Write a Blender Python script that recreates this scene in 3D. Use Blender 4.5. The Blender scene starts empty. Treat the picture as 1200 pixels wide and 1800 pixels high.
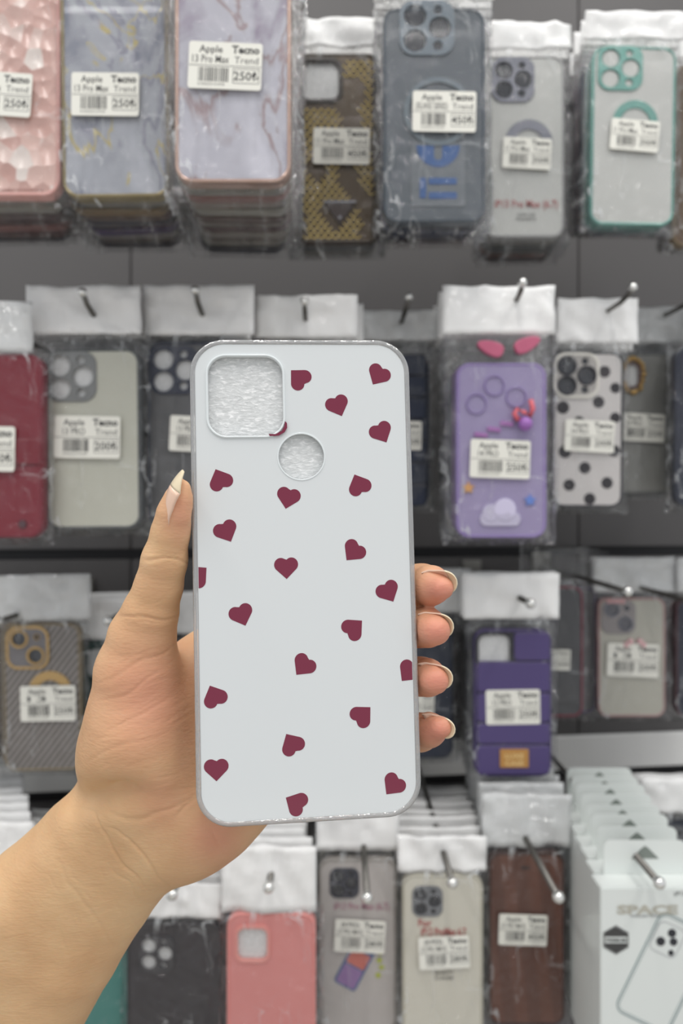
import bpy, bmesh, math, random
import numpy as np
from mathutils import Vector, Matrix, Euler, noise

# ---------------------------------------------------------------- camera, light, exposure
F = 1256.0            # focal length in pixels of the 1200x1800 frame
CZ = 1.35             # height of the camera
sc = bpy.context.scene
C = sc.collection
cam_d = bpy.data.cameras.new('camera')
cam = bpy.data.objects.new('camera', cam_d); C.objects.link(cam)
cam.location = (0, 0, CZ); cam.rotation_euler = (math.pi/2, 0, 0)
cam_d.sensor_fit = 'VERTICAL'; cam_d.sensor_height = 24.0
cam_d.lens = F/1800*24.0
cam_d.clip_start = 0.01
cam_d.dof.use_dof = True
cam_d.dof.focus_distance = 0.245
cam_d.dof.aperture_fstop = 6.3
sc.camera = cam
sc.view_settings.view_transform = 'Standard'
sc.view_settings.look = 'None'
sc.view_settings.gamma = 1.0
sc.view_settings.use_curve_mapping = False
sc.view_settings.exposure = 0.49
sc.cycles.max_bounces = 8
sc.cycles.transparent_max_bounces = 24
sc.cycles.caustics_reflective = False
sc.cycles.caustics_refractive = False

w = bpy.data.worlds.new('shop_light'); sc.world = w; w.use_nodes = True
wb = w.node_tree.nodes['Background']
wb.inputs[0].default_value = (0.95, 0.97, 1.0, 1); wb.inputs[1].default_value = 0.50

def area(name, loc, size, sy, power, rot=(0, 0, 0), col=(1, .97, .93)):
    l = bpy.data.lights.new(name, 'AREA'); l.shape = 'RECTANGLE'; l.size = size; l.size_y = sy
    l.energy = power; l.color = col
    o = bpy.data.objects.new(name, l); C.objects.link(o); o.location = loc; o.rotation_euler = rot
    return o
for lx_, ly_, p_ in ((-0.8, 0.0, 5), (0.0, -0.15, 5), (0.8, 0.0, 5)):
    area('unseen_overhead_lamp', (lx_, ly_, 2.75), 0.06, 1.4, p_*1.25)
area('unseen_overhead_lamp', (0.0, -1.0, 2.75), 2.8, 0.05, 14, (math.radians(-30), 0, 0), (1, .98, .96))  # this and the next two: strips added behind the camera for highlights and frontal fill
area('unseen_overhead_lamp', (0.0, -2.0, 2.6), 2.8, 0.05, 38, (math.radians(-50), 0, 0), (1, .98, .96))
area('unseen_overhead_lamp', (0.0, -3.2, 2.4), 2.8, 0.05, 150, (math.radians(-65), 0, 0), (1, .98, .96))

def P(px, py, d):
    """point at depth d (metres from the camera plane) for a place in the photograph"""
    return Vector(((px-600)/F*d, d, CZ+(900-py)/F*d))

# ---------------------------------------------------------------- materials
MATS = {}
def s2l(c):
    return tuple(((v/255)/12.92 if v/255 <= .04045 else (((v/255)+.055)/1.055)**2.4) for v in c)
def nt(name):
    m = bpy.data.materials.new(name); m.use_nodes = True
    n = m.node_tree.nodes; return m, n, m.node_tree.links, n['Principled BSDF']
def plain(name, rgb, rough=.45, metal=0, spec=.5, coat=0, bump=0, bscale=300, trans=0, ior=1.45):
    if name in MATS: return MATS[name]
    m, n, l, b = nt(name)
    b.inputs['Base Color'].default_value = (*s2l(rgb), 1)
    b.inputs['Roughness'].default_value = rough; b.inputs['Metallic'].default_value = metal
    b.inputs['Specular IOR Level'].default_value = spec
    b.inputs['Coat Weight'].default_value = coat; b.inputs['Coat Roughness'].default_value = .05
    b.inputs['Transmission Weight'].default_value = trans; b.inputs['IOR'].default_value = ior
    if bump:
        t = n.new('ShaderNodeTexCoord'); x = n.new('ShaderNodeTexNoise'); u = n.new('ShaderNodeBump')
        x.inputs['Scale'].default_value = bscale; u.inputs['Strength'].default_value = bump
        u.inputs['Distance'].default_value = .001
        l.new(t.outputs['Object'], x.inputs['Vector']); l.new(x.outputs['Fac'], u.inputs['Height'])
        l.new(u.outputs['Normal'], b.inputs['Normal'])
    MATS[name] = m; return m
def ramp(n, stops):
    r = n.new('ShaderNodeValToRGB'); e = r.color_ramp.elements
    while len(e) > len(stops): e.remove(e[-1])
    while len(e) < len(stops): e.new(.5)
    for i, (p, c) in enumerate(stops):
        e[i].position = p; e[i].color = (*s2l(c), 1)
    return r

def film(name, tint=(235, 238, 240), haze=.05, gl=.10, bump=.5, scale=55, rough=.12, fr=.35, crease=0.):
    """thin clear plastic film: mostly see-through, crinkled glossy reflections"""
    if name in MATS: return MATS[name]
    m, n, l, b = nt(name); n.remove(b)
    out = n['Material Output']
    tr = n.new('ShaderNodeBsdfTransparent'); gs = n.new('ShaderNodeBsdfGlossy'); df = n.new('ShaderNodeBsdfDiffuse')
    gs.inputs['Roughness'].default_value = rough
    df.inputs['Color'].default_value = (*s2l(tint), 1)
    tr.inputs['Color'].default_value = (.985, .985, .985, 1)
    t = n.new('ShaderNodeTexCoord'); x = n.new('ShaderNodeTexNoise'); u = n.new('ShaderNodeBump')
    x.inputs['Scale'].default_value = scale; x.inputs['Detail'].default_value = 3
    x.inputs['Distortion'].default_value = 1.5
    u.inputs['Strength'].default_value = bump; u.inputs['Distance'].default_value = .013
    l.new(t.outputs['Object'], x.inputs['Vector']); vo = n.new('ShaderNodeTexVoronoi'); vo.inputs['Scale'].default_value = scale*1.1; mpv = n.new('ShaderNodeMapping'); mpv.inputs['Scale'].default_value = (1, 1, .55); mpv.inputs['Rotation'].default_value = (0, .35, 0)
    l.new(t.outputs['Object'], mpv.inputs[0]); l.new(mpv.outputs[0], vo.inputs['Vector'])
    mad = n.new('ShaderNodeMath'); mad.operation = 'MULTIPLY_ADD'; mad.inputs[1].default_value = .5
    l.new(vo.outputs['Distance'], mad.inputs[0]); l.new(x.outputs['Fac'], mad.inputs[2]); l.new(mad.outputs[0], u.inputs['Height'])
    l.new(u.outputs['Normal'], gs.inputs['Normal'])
    lw = n.new('ShaderNodeLayerWeight'); lw.inputs['Blend'].default_value = .35
    ma = n.new('ShaderNodeMath'); ma.operation = 'MULTIPLY_ADD'; ma.inputs[1].default_value = fr; ma.inputs[2].default_value = gl
    l.new(lw.outputs['Fresnel'], ma.inputs[0])
    m1 = n.new('ShaderNodeMixShader'); m1.inputs[0].default_value = haze
    if crease:      # fold lines in the film, painted whitish to stand in for their glints
        cx1 = n.new('ShaderNodeTexNoise'); cx1.inputs['Scale'].default_value = 34; cx1.inputs['Detail'].default_value = 2; cx1.inputs['Distortion'].default_value = .6
        mpc = n.new('ShaderNodeMapping'); mpc.inputs['Rotation'].default_value = (0, .7, 0); mpc.inputs['Scale'].default_value = (1.5, 1, .7)
        l.new(t.outputs['Object'], mpc.inputs[0]); l.new(mpc.outputs[0], cx1.inputs['Vector'])
        r1_ = ramp(n, [(.488, (0, 0, 0)), (.50, (255, 255, 255)), (.512, (0, 0, 0))]); l.new(cx1.outputs['Fac'], r1_.inputs[0])
        cx2 = n.new('ShaderNodeTexNoise'); cx2.inputs['Scale'].default_value = 13; l.new(t.outputs['Object'], cx2.inputs['Vector'])
        r2_ = ramp(n, [(.50, (0, 0, 0)), (.66, (255, 255, 255))])
        sp = n.new('ShaderNodeSeparateXYZ'); l.new(t.outputs['Generated'], sp.inputs[0]); md = []
        for s_ in ('X', 'Z'):      # more painted glints along the bag margins, where the film folds most
            q1 = n.new('ShaderNodeMath'); q1.operation = 'SUBTRACT'; q1.inputs[1].default_value = .5; l.new(sp.outputs[s_], q1.inputs[0])
            q2 = n.new('ShaderNodeMath'); q2.operation = 'ABSOLUTE'; l.new(q1.outputs[0], q2.inputs[0]); md.append(q2)
        q3 = n.new('ShaderNodeMath'); q3.operation = 'MAXIMUM'; l.new(md[0].outputs[0], q3.inputs[0]); l.new(md[1].outputs[0], q3.inputs[1])
        q4 = n.new('ShaderNodeMapRange'); q4.inputs[1].default_value = .40; q4.inputs[2].default_value = .5; q4.inputs[3].default_value = 0; q4.inputs[4].default_value = .16; l.new(q3.outputs[0], q4.inputs[0])
        q5 = n.new('ShaderNodeMath'); q5.operation = 'ADD'; l.new(q4.outputs[0], q5.inputs[0]); l.new(cx2.outputs['Fac'], q5.inputs[1]); l.new(q5.outputs[0], r2_.inputs[0])
        mu = n.new('ShaderNodeMath'); mu.operation = 'MULTIPLY'; l.new(r1_.outputs[0], mu.inputs[0]); l.new(r2_.outputs[0], mu.inputs[1])
        mv = n.new('ShaderNodeMath'); mv.operation = 'MULTIPLY_ADD'; mv.inputs[1].default_value = crease; mv.inputs[2].default_value = haze
        l.new(mu.outputs[0], mv.inputs[0]); l.new(mv.outputs[0], m1.inputs[0])
    l.new(tr.outputs[0], m1.inputs[1]); l.new(df.outputs[0], m1.inputs[2])
    m2 = n.new('ShaderNodeMixShader'); l.new(ma.outputs[0], m2.inputs[0])
    l.new(m1.outputs[0], m2.inputs[1]); l.new(gs.outputs[0], m2.inputs[2])
    l.new(m2.outputs[0], out.inputs[0])
    MATS[name] = m; return m

def marble(name, base, dark, vein, gold=None):
    m, n, l, b = nt(name)
    t = n.new('ShaderNodeTexCoord'); mp = n.new('ShaderNodeMapping')
    l.new(t.outputs['Object'], mp.inputs[0]); mp.inputs['Rotation'].default_value = (0, .6, 0)
    mp.inputs['Scale'].default_value = (1.3, 1, .75)
    x = n.new('ShaderNodeTexNoise'); x.inputs['Scale'].default_value = 15; x.inputs['Detail'].default_value = 5
    x.inputs['Roughness'].default_value = .5; x.inputs['Distortion'].default_value = .9; l.new(mp.outputs[0], x.inputs['Vector'])
    r = ramp(n, [(.33, dark), (.46, base), (.505, base), (.52, vein), (.55, base), (.68, tuple(min(255, c+22) for c in base))])
    l.new(x.outputs['Fac'], r.inputs[0])
    last = r.outputs[0]
    if gold:
        y = n.new('ShaderNodeTexNoise'); y.inputs['Scale'].default_value = 11; y.inputs['Detail'].default_value = 4
        y.inputs['Distortion'].default_value = 1.2; l.new(mp.outputs[0], y.inputs['Vector'])
        rr_ = ramp(n, [(.508, (0, 0, 0)), (.515, (255, 255, 255)), (.522, (0, 0, 0))]); l.new(y.outputs['Fac'], rr_.inputs[0])
        mx = n.new('ShaderNodeMix'); mx.data_type = 'RGBA'; l.new(rr_.outputs[0], mx.inputs[0])
        l.new(last, mx.inputs[6]); mx.inputs[7].default_value = (*s2l(gold), 1); last = mx.outputs[2]
    l.new(last, b.inputs['Base Color']); b.inputs['Roughness'].default_value = .25
    b.inputs['Coat Weight'].default_value = .4
    MATS[name] = m; return m

def facets(name, c1, c2, scale=90):
    m, n, l, b = nt(name)
    t = n.new('ShaderNodeTexCoord'); v = n.new('ShaderNodeTexVoronoi'); v.inputs['Scale'].default_value = scale
    l.new(t.outputs['Object'], v.inputs['Vector'])
    r = ramp(n, [(0, c1), (.8, c2), (.97, (245, 232, 225))])
    s = n.new('ShaderNodeSeparateColor'); l.new(v.outputs['Color'], s.inputs[0]); l.new(s.outputs[0], r.inputs[0])
    l.new(r.outputs[0], b.inputs['Base Color'])
    u = n.new('ShaderNodeBump'); u.inputs['Strength'].default_value = .8; u.inputs['Distance'].default_value = .003
    l.new(v.outputs['Distance'], u.inputs['Height']); l.new(u.outputs[0], b.inputs['Normal'])
    b.inputs['Roughness'].default_value = .2
    MATS[name] = m; return m

def foam(name, base=(228, 229, 229)):
    """fibrous white packing foam seen through the cut-outs"""
    m, n, l, b = nt(name)
    t = n.new('ShaderNodeTexCoord'); mp = n.new('ShaderNodeMapping'); l.new(t.outputs['Object'], mp.inputs[0])
    mp.inputs['Rotation'].default_value = (0, .45, 0); mp.inputs['Scale'].default_value = (1, 1, 2.6)
    x = n.new('ShaderNodeTexNoise'); x.inputs['Scale'].default_value = 420; x.inputs['Detail'].default_value = 4
    x.inputs['Distortion'].default_value = .8
    l.new(mp.outputs[0], x.inputs['Vector'])
    r = ramp(n, [(.35, tuple(c-14 for c in base)), (.55, base), (.70, (255, 255, 255))]); l.new(x.outputs['Fac'], r.inputs[0])
    l.new(r.outputs[0], b.inputs['Base Color'])
    u = n.new('ShaderNodeBump'); u.inputs['Strength'].default_value = .5; u.inputs['Distance'].default_value = .0006
    l.new(x.outputs['Fac'], u.inputs['Height']); l.new(u.outputs[0], b.inputs['Normal'])
    b.inputs['Roughness'].default_value = .35
    MATS[name] = m; return m

FILM = film('clear_bag_film', haze=.012, gl=.026, fr=.20, bump=1.0, rough=.09, crease=.6)
HEAD = film('white_header_film', (250, 250, 249), haze=.97, gl=.06, bump=1.0, scale=42, rough=.13, fr=.30)
HEADC = film('frosted_header_film', (244, 246, 246), haze=.68, gl=.12, bump=1.0, scale=46, rough=.12, fr=.4)
PAPER = plain('sticker_paper', (236, 235, 226), .55)
INK = plain('black_ink', (52, 52, 54), .6)
STEEL = plain('brushed_steel', (168, 166, 160), .28, metal=.9)
DARKSTEEL = plain('dark_steel_rod', (110, 108, 104), .32, metal=.85)
BALL = plain('polished_ball', (235, 235, 232), .15, metal=.9)
FOAM = foam('packing_foam')
WHITEIN = plain('white_backing', (206, 207, 203), .4)

# ---------------------------------------------------------------- mesh helpers
ROT = Matrix(((1, 0, 0, 0), (0, 0, -1, 0), (0, 1, 0, 0), (0, 0, 0, 1)))   # drawing plane (x,y,out) -> (x,-out,up)
def link(name, me, mat, parent=None, loc=None):
    o = bpy.data.objects.new(name, me); C.objects.link(o)
    if mat is not None:
        me.materials.clear(); me.materials.append(mat)
    if parent: o.parent = parent
    if loc is not None: o.location = loc
    return o
def empty(name, loc, label=None, cat=None, group=None, rot=(0, 0, 0)):
    o = bpy.data.objects.new(name, None); C.objects.link(o); o.location = loc; o.rotation_euler = rot
    o.empty_display_size = .01
    return tag(o, label, cat, group)
def tag(o, label=None, cat=None, group=None, kind=None):
    if label: o['label'] = label
    if cat: o['category'] = cat
    if group: o['group'] = group
    if kind: o['kind'] = kind
    return o
def rr(w_, h_, r, n=7, cx=0, cy=0):
    r = min(r, w_/2-1e-5, h_/2-1e-5); pts = []
    for qx, qy, a0 in ((1, 1, 0), (-1, 1, 90), (-1, -1, 180), (1, -1, 270)):
        for i in range(n+1):
            a = math.radians(a0+90*i/n)
            pts.append((cx+qx*(w_/2-r)+r*math.cos(a), cy+qy*(h_/2-r)+r*math.sin(a)))
    return pts
def circ(cx, cy, r, n=28): return [(cx+r*math.cos(2*math.pi*i/n), cy+r*math.sin(2*math.pi*i/n)) for i in range(n)]
def arc_band(cx, cy, r0, r1, a0, a1, n=20):
    A = [math.radians(a0+(a1-a0)*i/n) for i in range(n+1)]
    return [(cx+r1*math.cos(a), cy+r1*math.sin(a)) for a in A]+[(cx+r0*math.cos(a), cy+r0*math.sin(a)) for a in reversed(A)]
def ev_mesh(ob):
    C.objects.link(ob)
    dg = bpy.context.evaluated_depsgraph_get(); dg.update()
    me = bpy.data.meshes.new_from_object(ob.evaluated_get(dg))
    C.objects.unlink(ob); bpy.data.objects.remove(ob)
    return me
def slab(loops, z0, z1, bev=0, seg=2):
    """filled outline(s) (inner ones are holes) from z0 to z1 towards the viewer, edges rounded"""
    cu = bpy.data.curves.new('c', 'CURVE'); cu.dimensions = '2D'; cu.fill_mode = 'BOTH'
    cu.extrude = max((z1-z0)/2-bev, 1e-6)
    if bev: cu.bevel_depth = bev; cu.bevel_resolution = seg; cu.offset = -bev
    for lp in loops:
        s = cu.splines.new('POLY'); s.points.add(len(lp)-1); s.use_cyclic_u = True
        for i, (x, y) in enumerate(lp): s.points[i].co = (x, y, 0, 1)
    me = ev_mesh(bpy.data.objects.new('c', cu)); bpy.data.curves.remove(cu)
    me.transform(Matrix.Translation((0, 0, (z0+z1)/2))); me.transform(ROT)
    if bev:
        for p in me.polygons: p.use_smooth = abs(p.normal.y) < .98
    return me
def join(meshes):
    bm = bmesh.new()
    for m in meshes: bm.from_mesh(m)
    me = bpy.data.meshes.new('m'); bm.to_mesh(me); bm.free()
    for m in meshes:
        if m.users == 0: bpy.data.meshes.remove(m)
    return me
TXT = {}
def text(s, size, x, y, z, align='LEFT', bold=0., sx=1., font_sp=1., depth=.00008):
    """flat printed lettering as a mesh"""
    k = (s, bold, font_sp)
    if k not in TXT:
        cu = bpy.data.curves.new('t', 'FONT'); cu.body = s; cu.size = 1; cu.offset = bold; cu.space_character = font_sp
        cu.resolution_u = 2
        me = ev_mesh(bpy.data.objects.new('t', cu)); bpy.data.curves.remove(cu)
        xs = [v.co.x for v in me.vertices] or [0]
        TXT[k] = (me, min(xs), max(xs))
    me, a, b = TXT[k]; me = me.copy()
    ox = {'LEFT': -a, 'CENTER': -(a+b)/2, 'RIGHT': -b}[align]
    me.transform(Matrix.Translation((x, y, z)) @ Matrix.Diagonal((size*sx, size, 1, 1)) @ Matrix.Translation((ox, 0, 0)))
    me.transform(ROT); return me
def textw(s, width, height, cx, y, z, bold=0.):
    """lettering fitted to a width"""
    m = text(s, height, 0, 0, z, 'CENTER', bold)
    xs = [v.co.x for v in m.vertices]; k = width/(max(xs)-min(xs))
    m.transform(Matrix.Translation((cx, 0, y)) @ Matrix.Diagonal((k, 1, 1, 1))); return m
def ball(r, loc, seg=12):
    bm = bmesh.new(); bmesh.ops.create_uvsphere(bm, u_segments=seg, v_segments=seg//2+2, radius=r, matrix=Matrix.Translation(loc))
    for f in bm.faces: f.smooth = True
    me = bpy.data.meshes.new('b'); bm.to_mesh(me); bm.free(); return me
def tube(pts, r, n=10):
    bm = bmesh.new(); rings = []
    for i, p in enumerate(pts):
        d = (pts[min(i+1, len(pts)-1)]-pts[max(i-1, 0)]).normalized()
        a = d.cross(Vector((1, 0, .01))).normalized(); b = d.cross(a)
        rings.append([bm.verts.new(p+(a*math.cos(2*math.pi*k/n)+b*math.sin(2*math.pi*k/n))*r) for k in range(n)])
    for i in range(len(rings)-1):
        for k in range(n): bm.faces.new((rings[i][k], rings[i][(k+1) % n], rings[i+1][(k+1) % n], rings[i+1][k])).smooth = True
    bm.faces.new(rings[0]); bm.faces.new(rings[-1][::-1])
    bmesh.ops.recalc_face_normals(bm, faces=bm.faces)
    me = bpy.data.meshes.new('t'); bm.to_mesh(me); bm.free(); return me
def box(x0, x1, y0, y1, z0, z1):
    bm = bmesh.new(); bmesh.ops.create_cube(bm, size=1)
    for v in bm.verts: v.co = ((x0+x1)/2+v.co.x*(x1-x0), (y0+y1)/2+v.co.y*(y1-y0), (z0+z1)/2+v.co.z*(z1-z0))
    me = bpy.data.meshes.new('b'); bm.to_mesh(me); bm.free(); return me
def bevel_box(x0, x1, y0, y1, z0, z1, b, seg=2):
    me = box(x0, x1, y0, y1, z0, z1); bm = bmesh.new(); bm.from_mesh(me)
    bmesh.ops.bevel(bm, geom=list(bm.edges), offset=b, segments=seg, affect='EDGES')
    bm.to_mesh(me); bm.free(); return me

def pouch(w_, z0, z1, t, seed, puff=1.0, nx=18, nz=30, top_flat=.03, casetop=None):
    """closed crinkled film pouch, width w_, from height z0 to z1, half thickness t around the case"""
    bm = bmesh.new(); off = Vector((seed*7.3, seed*1.7, seed*3.1))
    grid = {}
    for side in (-1, 1):
        for i in range(nx+1):
            for j in range(nz+1):
                u = i/nx*2-1; v = j/nz
                x = u*w_/2; z = z0+(z1-z0)*v
                ex = min(1, (1-abs(u))/.13); ez = min(1, v/.06)
                if casetop is not None and z > casetop: ez = min(ez, max(0.12, 1-(z-casetop)/.012))
                k = math.sin(min(ex, 1)*math.pi/2)*math.sin(min(ez, 1)*math.pi/2)
                nn = noise.noise(Vector((x*60, z*60, side))+off)*.6+noise.noise(Vector((x*160, z*90, side*3))+off)*.4
                edge = 1-k
                rid = 1-abs(noise.noise(Vector((x*70+z*25, z*55-x*20, side))+off))*2.2
                y = side*(t*k+.0006)+(nn*.0008+(nn*.0016+side*.0006*rid)*edge*2)*puff
                if casetop is not None and z > casetop-.002 and 0 < j < nz: y += (side*.0008*rid+nn*.0022)*puff
                border = (i in (0, nx)) or (j in (0, nz))
                if border:
                    y = noise.noise(Vector((x*50, z*50, 0))+off)*.003*puff
                    x += noise.noise(Vector((z*40, 3, 0))+off)*.0015 if i in (0, nx) else 0
                    if side == 1: grid[(1, i, j)] = grid[(-1, i, j)]; continue
                grid[(side, i, j)] = bm.verts.new((x, y, z))
    for side in (-1, 1):
        for i in range(nx):
            for j in range(nz):
                q = [grid[(side, i, j)], grid[(side, i+1, j)], grid[(side, i+1, j+1)], grid[(side, i, j+1)]]
                if len(set(q)) == 4:
                    try: bm.faces.new(q if side < 0 else q[::-1]).smooth = True
                    except ValueError: pass
    me = bpy.data.meshes.new('p'); bm.to_mesh(me); bm.free(); return me
def header_mesh(x0, x1, z0, z1, y, seed, amp=.0026, th=.0007):
    bm = bmesh.new(); nx, nz = 16, 9; off = Vector((seed*3.3, seed*5.1, seed)); G = {}
    for s in (0, 1):
        for i in range(nx+1):
            for j in range(nz+1):
                x = x0+(x1-x0)*i/nx; z = z0+(z1-z0)*j/nz
                if j == nz: z += noise.noise(Vector((x*30, 0, 9))+off)*.0016
                n1 = 1-abs(noise.noise(Vector((x*38+z*20, z*22, 0))+off))*2
                G[s, i, j] = bm.verts.new((x, y+s*th-amp*1.5*n1+amp*noise.noise(Vector((x*95, z*80, 2))+off), z))
    for i in range(nx):
        for j in range(nz):
            bm.faces.new((G[0, i, j], G[0, i+1, j], G[0, i+1, j+1], G[0, i, j+1])).smooth = True
            bm.faces.new((G[1, i, j], G[1, i, j+1], G[1, i+1, j+1], G[1, i+1, j])).smooth = True
    for i in range(nx):
        bm.faces.new((G[0, i, 0], G[1, i, 0], G[1, i+1, 0], G[0, i+1, 0])); bm.faces.new((G[0, i, nz], G[0, i+1, nz], G[1, i+1, nz], G[1, i, nz]))
    for j in range(nz):
        bm.faces.new((G[0, 0, j], G[0, 0, j+1], G[1, 0, j+1], G[1, 0, j])); bm.faces.new((G[0, nx, j], G[1, nx, j], G[1, nx, j+1], G[0, nx, j+1]))
    me = bpy.data.meshes.new('h'); bm.to_mesh(me); bm.free(); return me

# ---------------------------------------------------------------- setting: slatted wall
WD = 0.92
wall_m = plain('grey_laminate', (92, 90, 90), .5, bump=.05, bscale=60)
groove_m = plain('dark_groove', (70, 70, 72), .6)
alum = plain('aluminium_channel', (120, 120, 120), .4, metal=.4)
parts = []; chan = []
WA = math.atan(.114)
def wall_y(x): return WD+.114*x
pitch = 405/F*WD; zg0 = CZ+(900-972)/F*WD
for k in range(-4, 5):
    z0 = zg0+k*pitch+.0065; z1 = zg0+(k+1)*pitch-.0065
    xs = [-1.4, -.264, .319, 1.4]
    for a, b in zip(xs[:-1], xs[1:]):
        parts.append(bevel_box(a+.0006, b-.0006, 0, .016, z0, z1, .0012))
wall = link('wall_back', join(parts), wall_m, None, (0, WD, 0)); wall.rotation_euler = (0, 0, WA); tag(wall, kind='structure')
back = link('trim_1', box(-1.4, 1.4, .016, .03, zg0-4*pitch, zg0+5*pitch), groove_m, None, (0, WD, 0)); back.rotation_euler = (0, 0, WA)
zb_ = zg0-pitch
lit_band = link('trim_2', bevel_box(-1.39, 1.39, -.006, 0, zb_+.0065, zb_+.052, .002), plain('lit_band_grey', (240, 240, 238), .4), None, (0, WD, 0)); lit_band.rotation_euler = (0, 0, WA); tag(lit_band, kind='structure'); tag(back, kind='structure')  # pale strip added in place of light falling on the lower board
flo = link('floor', box(-3, 3, -4, WD+.4, -.02, 0), plain('pale_floor_tile', (175, 172, 166), .35)); tag(flo, kind='structure')

# ---------------------------------------------------------------- price label
def add_label(parent, cx, cz, y, w_, roll, lines, seed=0):
    """lines: (maker, model, price); the shop name is printed on the right"""
    h_ = w_*.64; lb = link('price_label', slab([rr(w_, h_, w_*.04)], 0, .0004), PAPER, parent, (cx, y, cz))
    lb.rotation_euler = (0, math.radians(roll), 0)
    z = .00045; k = w_
    top = [text(lines[0], k*.135, -k*.20, h_*.5-k*.145, z, 'CENTER', .012),
           text('Tecno', k*.145, k*.46, h_*.5-k*.145, z, 'RIGHT', .035),
           textw(lines[1], k*(.5 if len(lines[1]) > 6 else .34), k*.145, -k*.20, h_*.5-k*.285, z, .008),
           text('Trend', k*.135, k*.45, h_*.5-k*.285, z, 'RIGHT', .0)]
    top += [slab([rr(k*.98, k*.008, .00001, 1, 0, h_*.5-k*.325)], z-.0001, z+.00003)]
    pr = text(lines[2]+'\u20ba', k*.165, k*.455, -h_*.5+k*.13, z, 'RIGHT', .015)
    bxo = rr(k*.36, k*.20, k*.01, 2, k*.29, -h_*.5+k*.185); bxi = rr(k*.345, k*.185, k*.01, 2, k*.29, -h_*.5+k*.185)
    top += [pr, slab([bxo, bxi], z-.0001, z+.00003), text('8 690525 014730', k*.052, -k*.18, -h_*.5+k*.045, z, 'CENTER')]
    link('lettering', join(top), INK, lb)
    rnd = random.Random(seed); x = -k*.36; bars = []
    while x < k*.03:
        b = rnd.choice([.006, .006, .012, .018])*k; bars.append([(x, -h_*.5+k*.10), (x+b, -h_*.5+k*.10), (x+b, -h_*.5+k*.29), (x, -h_*.5+k*.29)])
        x += b+rnd.choice([.006, .009, .014])*k
    link('barcode', slab(bars, z-.0001, z+.00003), INK, lb)
    return lb

# ---------------------------------------------------------------- phone cases
T = .0105
def lens_holes(sz, kind):
    """hole outlines of the camera island relative to its centre, sz = island width"""
    s = sz
    if kind == 'pro': return [(-.22*s, .22*s, .205*s), (-.22*s, -.24*s, .205*s), (.24*s, 0, .205*s), (.2*s, .33*s, .08*s), (.2*s, -.33*s, .085*s)]
    if kind == 'two': return [(-.2*s, .22*s, .2*s), (.2*s, -.2*s, .2*s), (.24*s, .26*s, .07*s)]
    if kind == 'col': return [(-.2*s, .25*s, .21*s), (-.2*s, -.25*s, .21*s)]
    return []
def make_case(root, w_, h_, st, cz=0.):
    """phone case with rim, back panel, camera surround; centre at the root"""
    rad = .0115; rim = .0026
    t = T
    cm = st.get('cam')     # (cx, cz from top-left px fraction..., size, kind)
    c = link('phone_case', slab([rr(w_, h_, rad), rr(w_-2*rim, h_-2*rim, rad-rim)], -t/2, t/2, .0011), st['rim'], root)
    holes = []
    if cm:
        ccx = -w_/2+cm[0]*w_; ccz = h_/2-cm[1]*h_; cs = cm[2]*w_; csh = cs*cm[5] if len(cm) > 5 else cs
        holes = [rr(cs*.94, csh*.94, cs*.24, 7, ccx, ccz)]
    link('back_panel', slab([rr(w_-2*rim+.0004, h_-2*rim+.0004, rad-rim)]+holes, t/2-.0022, t/2-.0006, .0003), st['back'], c)
    if cm:
        if cm[3] == 'open':
            link('camera_surround', slab([rr(cs*1.06, csh*1.06, cs*.28, 7, ccx, ccz), rr(cs*.86, csh*.86, cs*.2, 7, ccx, ccz)], t/2-.002, t/2+.0008, .0005), cm[4], c)
            link('foam_sheet', slab([rr(cs, csh, cs*.2, 7, ccx, ccz)], -t/2+.002, t/2-.0028), st.get('foam', FOAM), c)
        else:
            L = lens_holes(cs, cm[3])
            pl = link('camera_surround', slab([rr(cs*1.02, csh*1.02, cs*.27, 7, ccx, ccz)]+[circ(ccx+a, ccz+b, r) for a, b, r in L], t/2-.002, t/2+.0008, .0004), cm[4], c)
            link('foam_sheet', slab([rr(cs, csh, cs*.2, 7, ccx, ccz)], -t/2+.002, t/2-.0028), st.get('foam', FOAM), c)
            if st.get('edge'):
                link('camera_edge', slab([rr(cs*1.06, csh*1.06, cs*.29, 7, ccx, ccz), rr(cs*.93, csh*.93, cs*.24, 7, ccx, ccz)], t/2, t/2+.0013, .0003), st['edge'], c)
            if st.get('rings'):
                link('lens_ring', join([slab([circ(ccx+a, ccz+b, r*1.12), circ(ccx+a, ccz+b, r*.86)], t/2-.001, t/2+.002, .0003) for a, b, r in L[:3]]), st['rings'], c)
            if st.get('lens'):
                link('camera_lens', join([slab([circ(ccx+a, ccz+b, r*.92)], t/2-.0026, t/2-.0004, .0003) for a, b, r in L]), st['lens'], c)
    return c

ORD = ['second', 'third', 'fourth', 'fifth', 'sixth', 'seventh', 'eighth', 'ninth', 'tenth', 'eleventh', 'twelfth', 'thirteenth']
def mm(name, rgb, **k): return plain(name, rgb, **k)
RIMS = {n_: (mm('rim_'+n_, c_, rough=.3, coat=.3), n_) for n_, c_ in dict(
    navy=(30, 36, 56), black=(30, 30, 33), clear=(150, 148, 140), grey=(96, 98, 102), brown=(78, 50, 46), rose=(150, 100, 96),
    lilac=(120, 96, 138), purple=(66, 48, 98), green=(50, 82, 78), blue=(48, 62, 104), gold=(120, 98, 62), teal=(70, 136, 128),
    red=(140, 26, 48), wine=(74, 36, 44), cream=(206, 203, 188), olive=(120, 124, 104), orange=(206, 128, 96)).items()}
BACKP = {k_: plain('panel_'+k_, tuple(int(c*.9) for c in v_), .4) for k_, v_ in dict(navy=(34, 40, 60), grey=(120, 122, 124), pale=(190, 190, 184)).items()}
seedc = [0]

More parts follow.
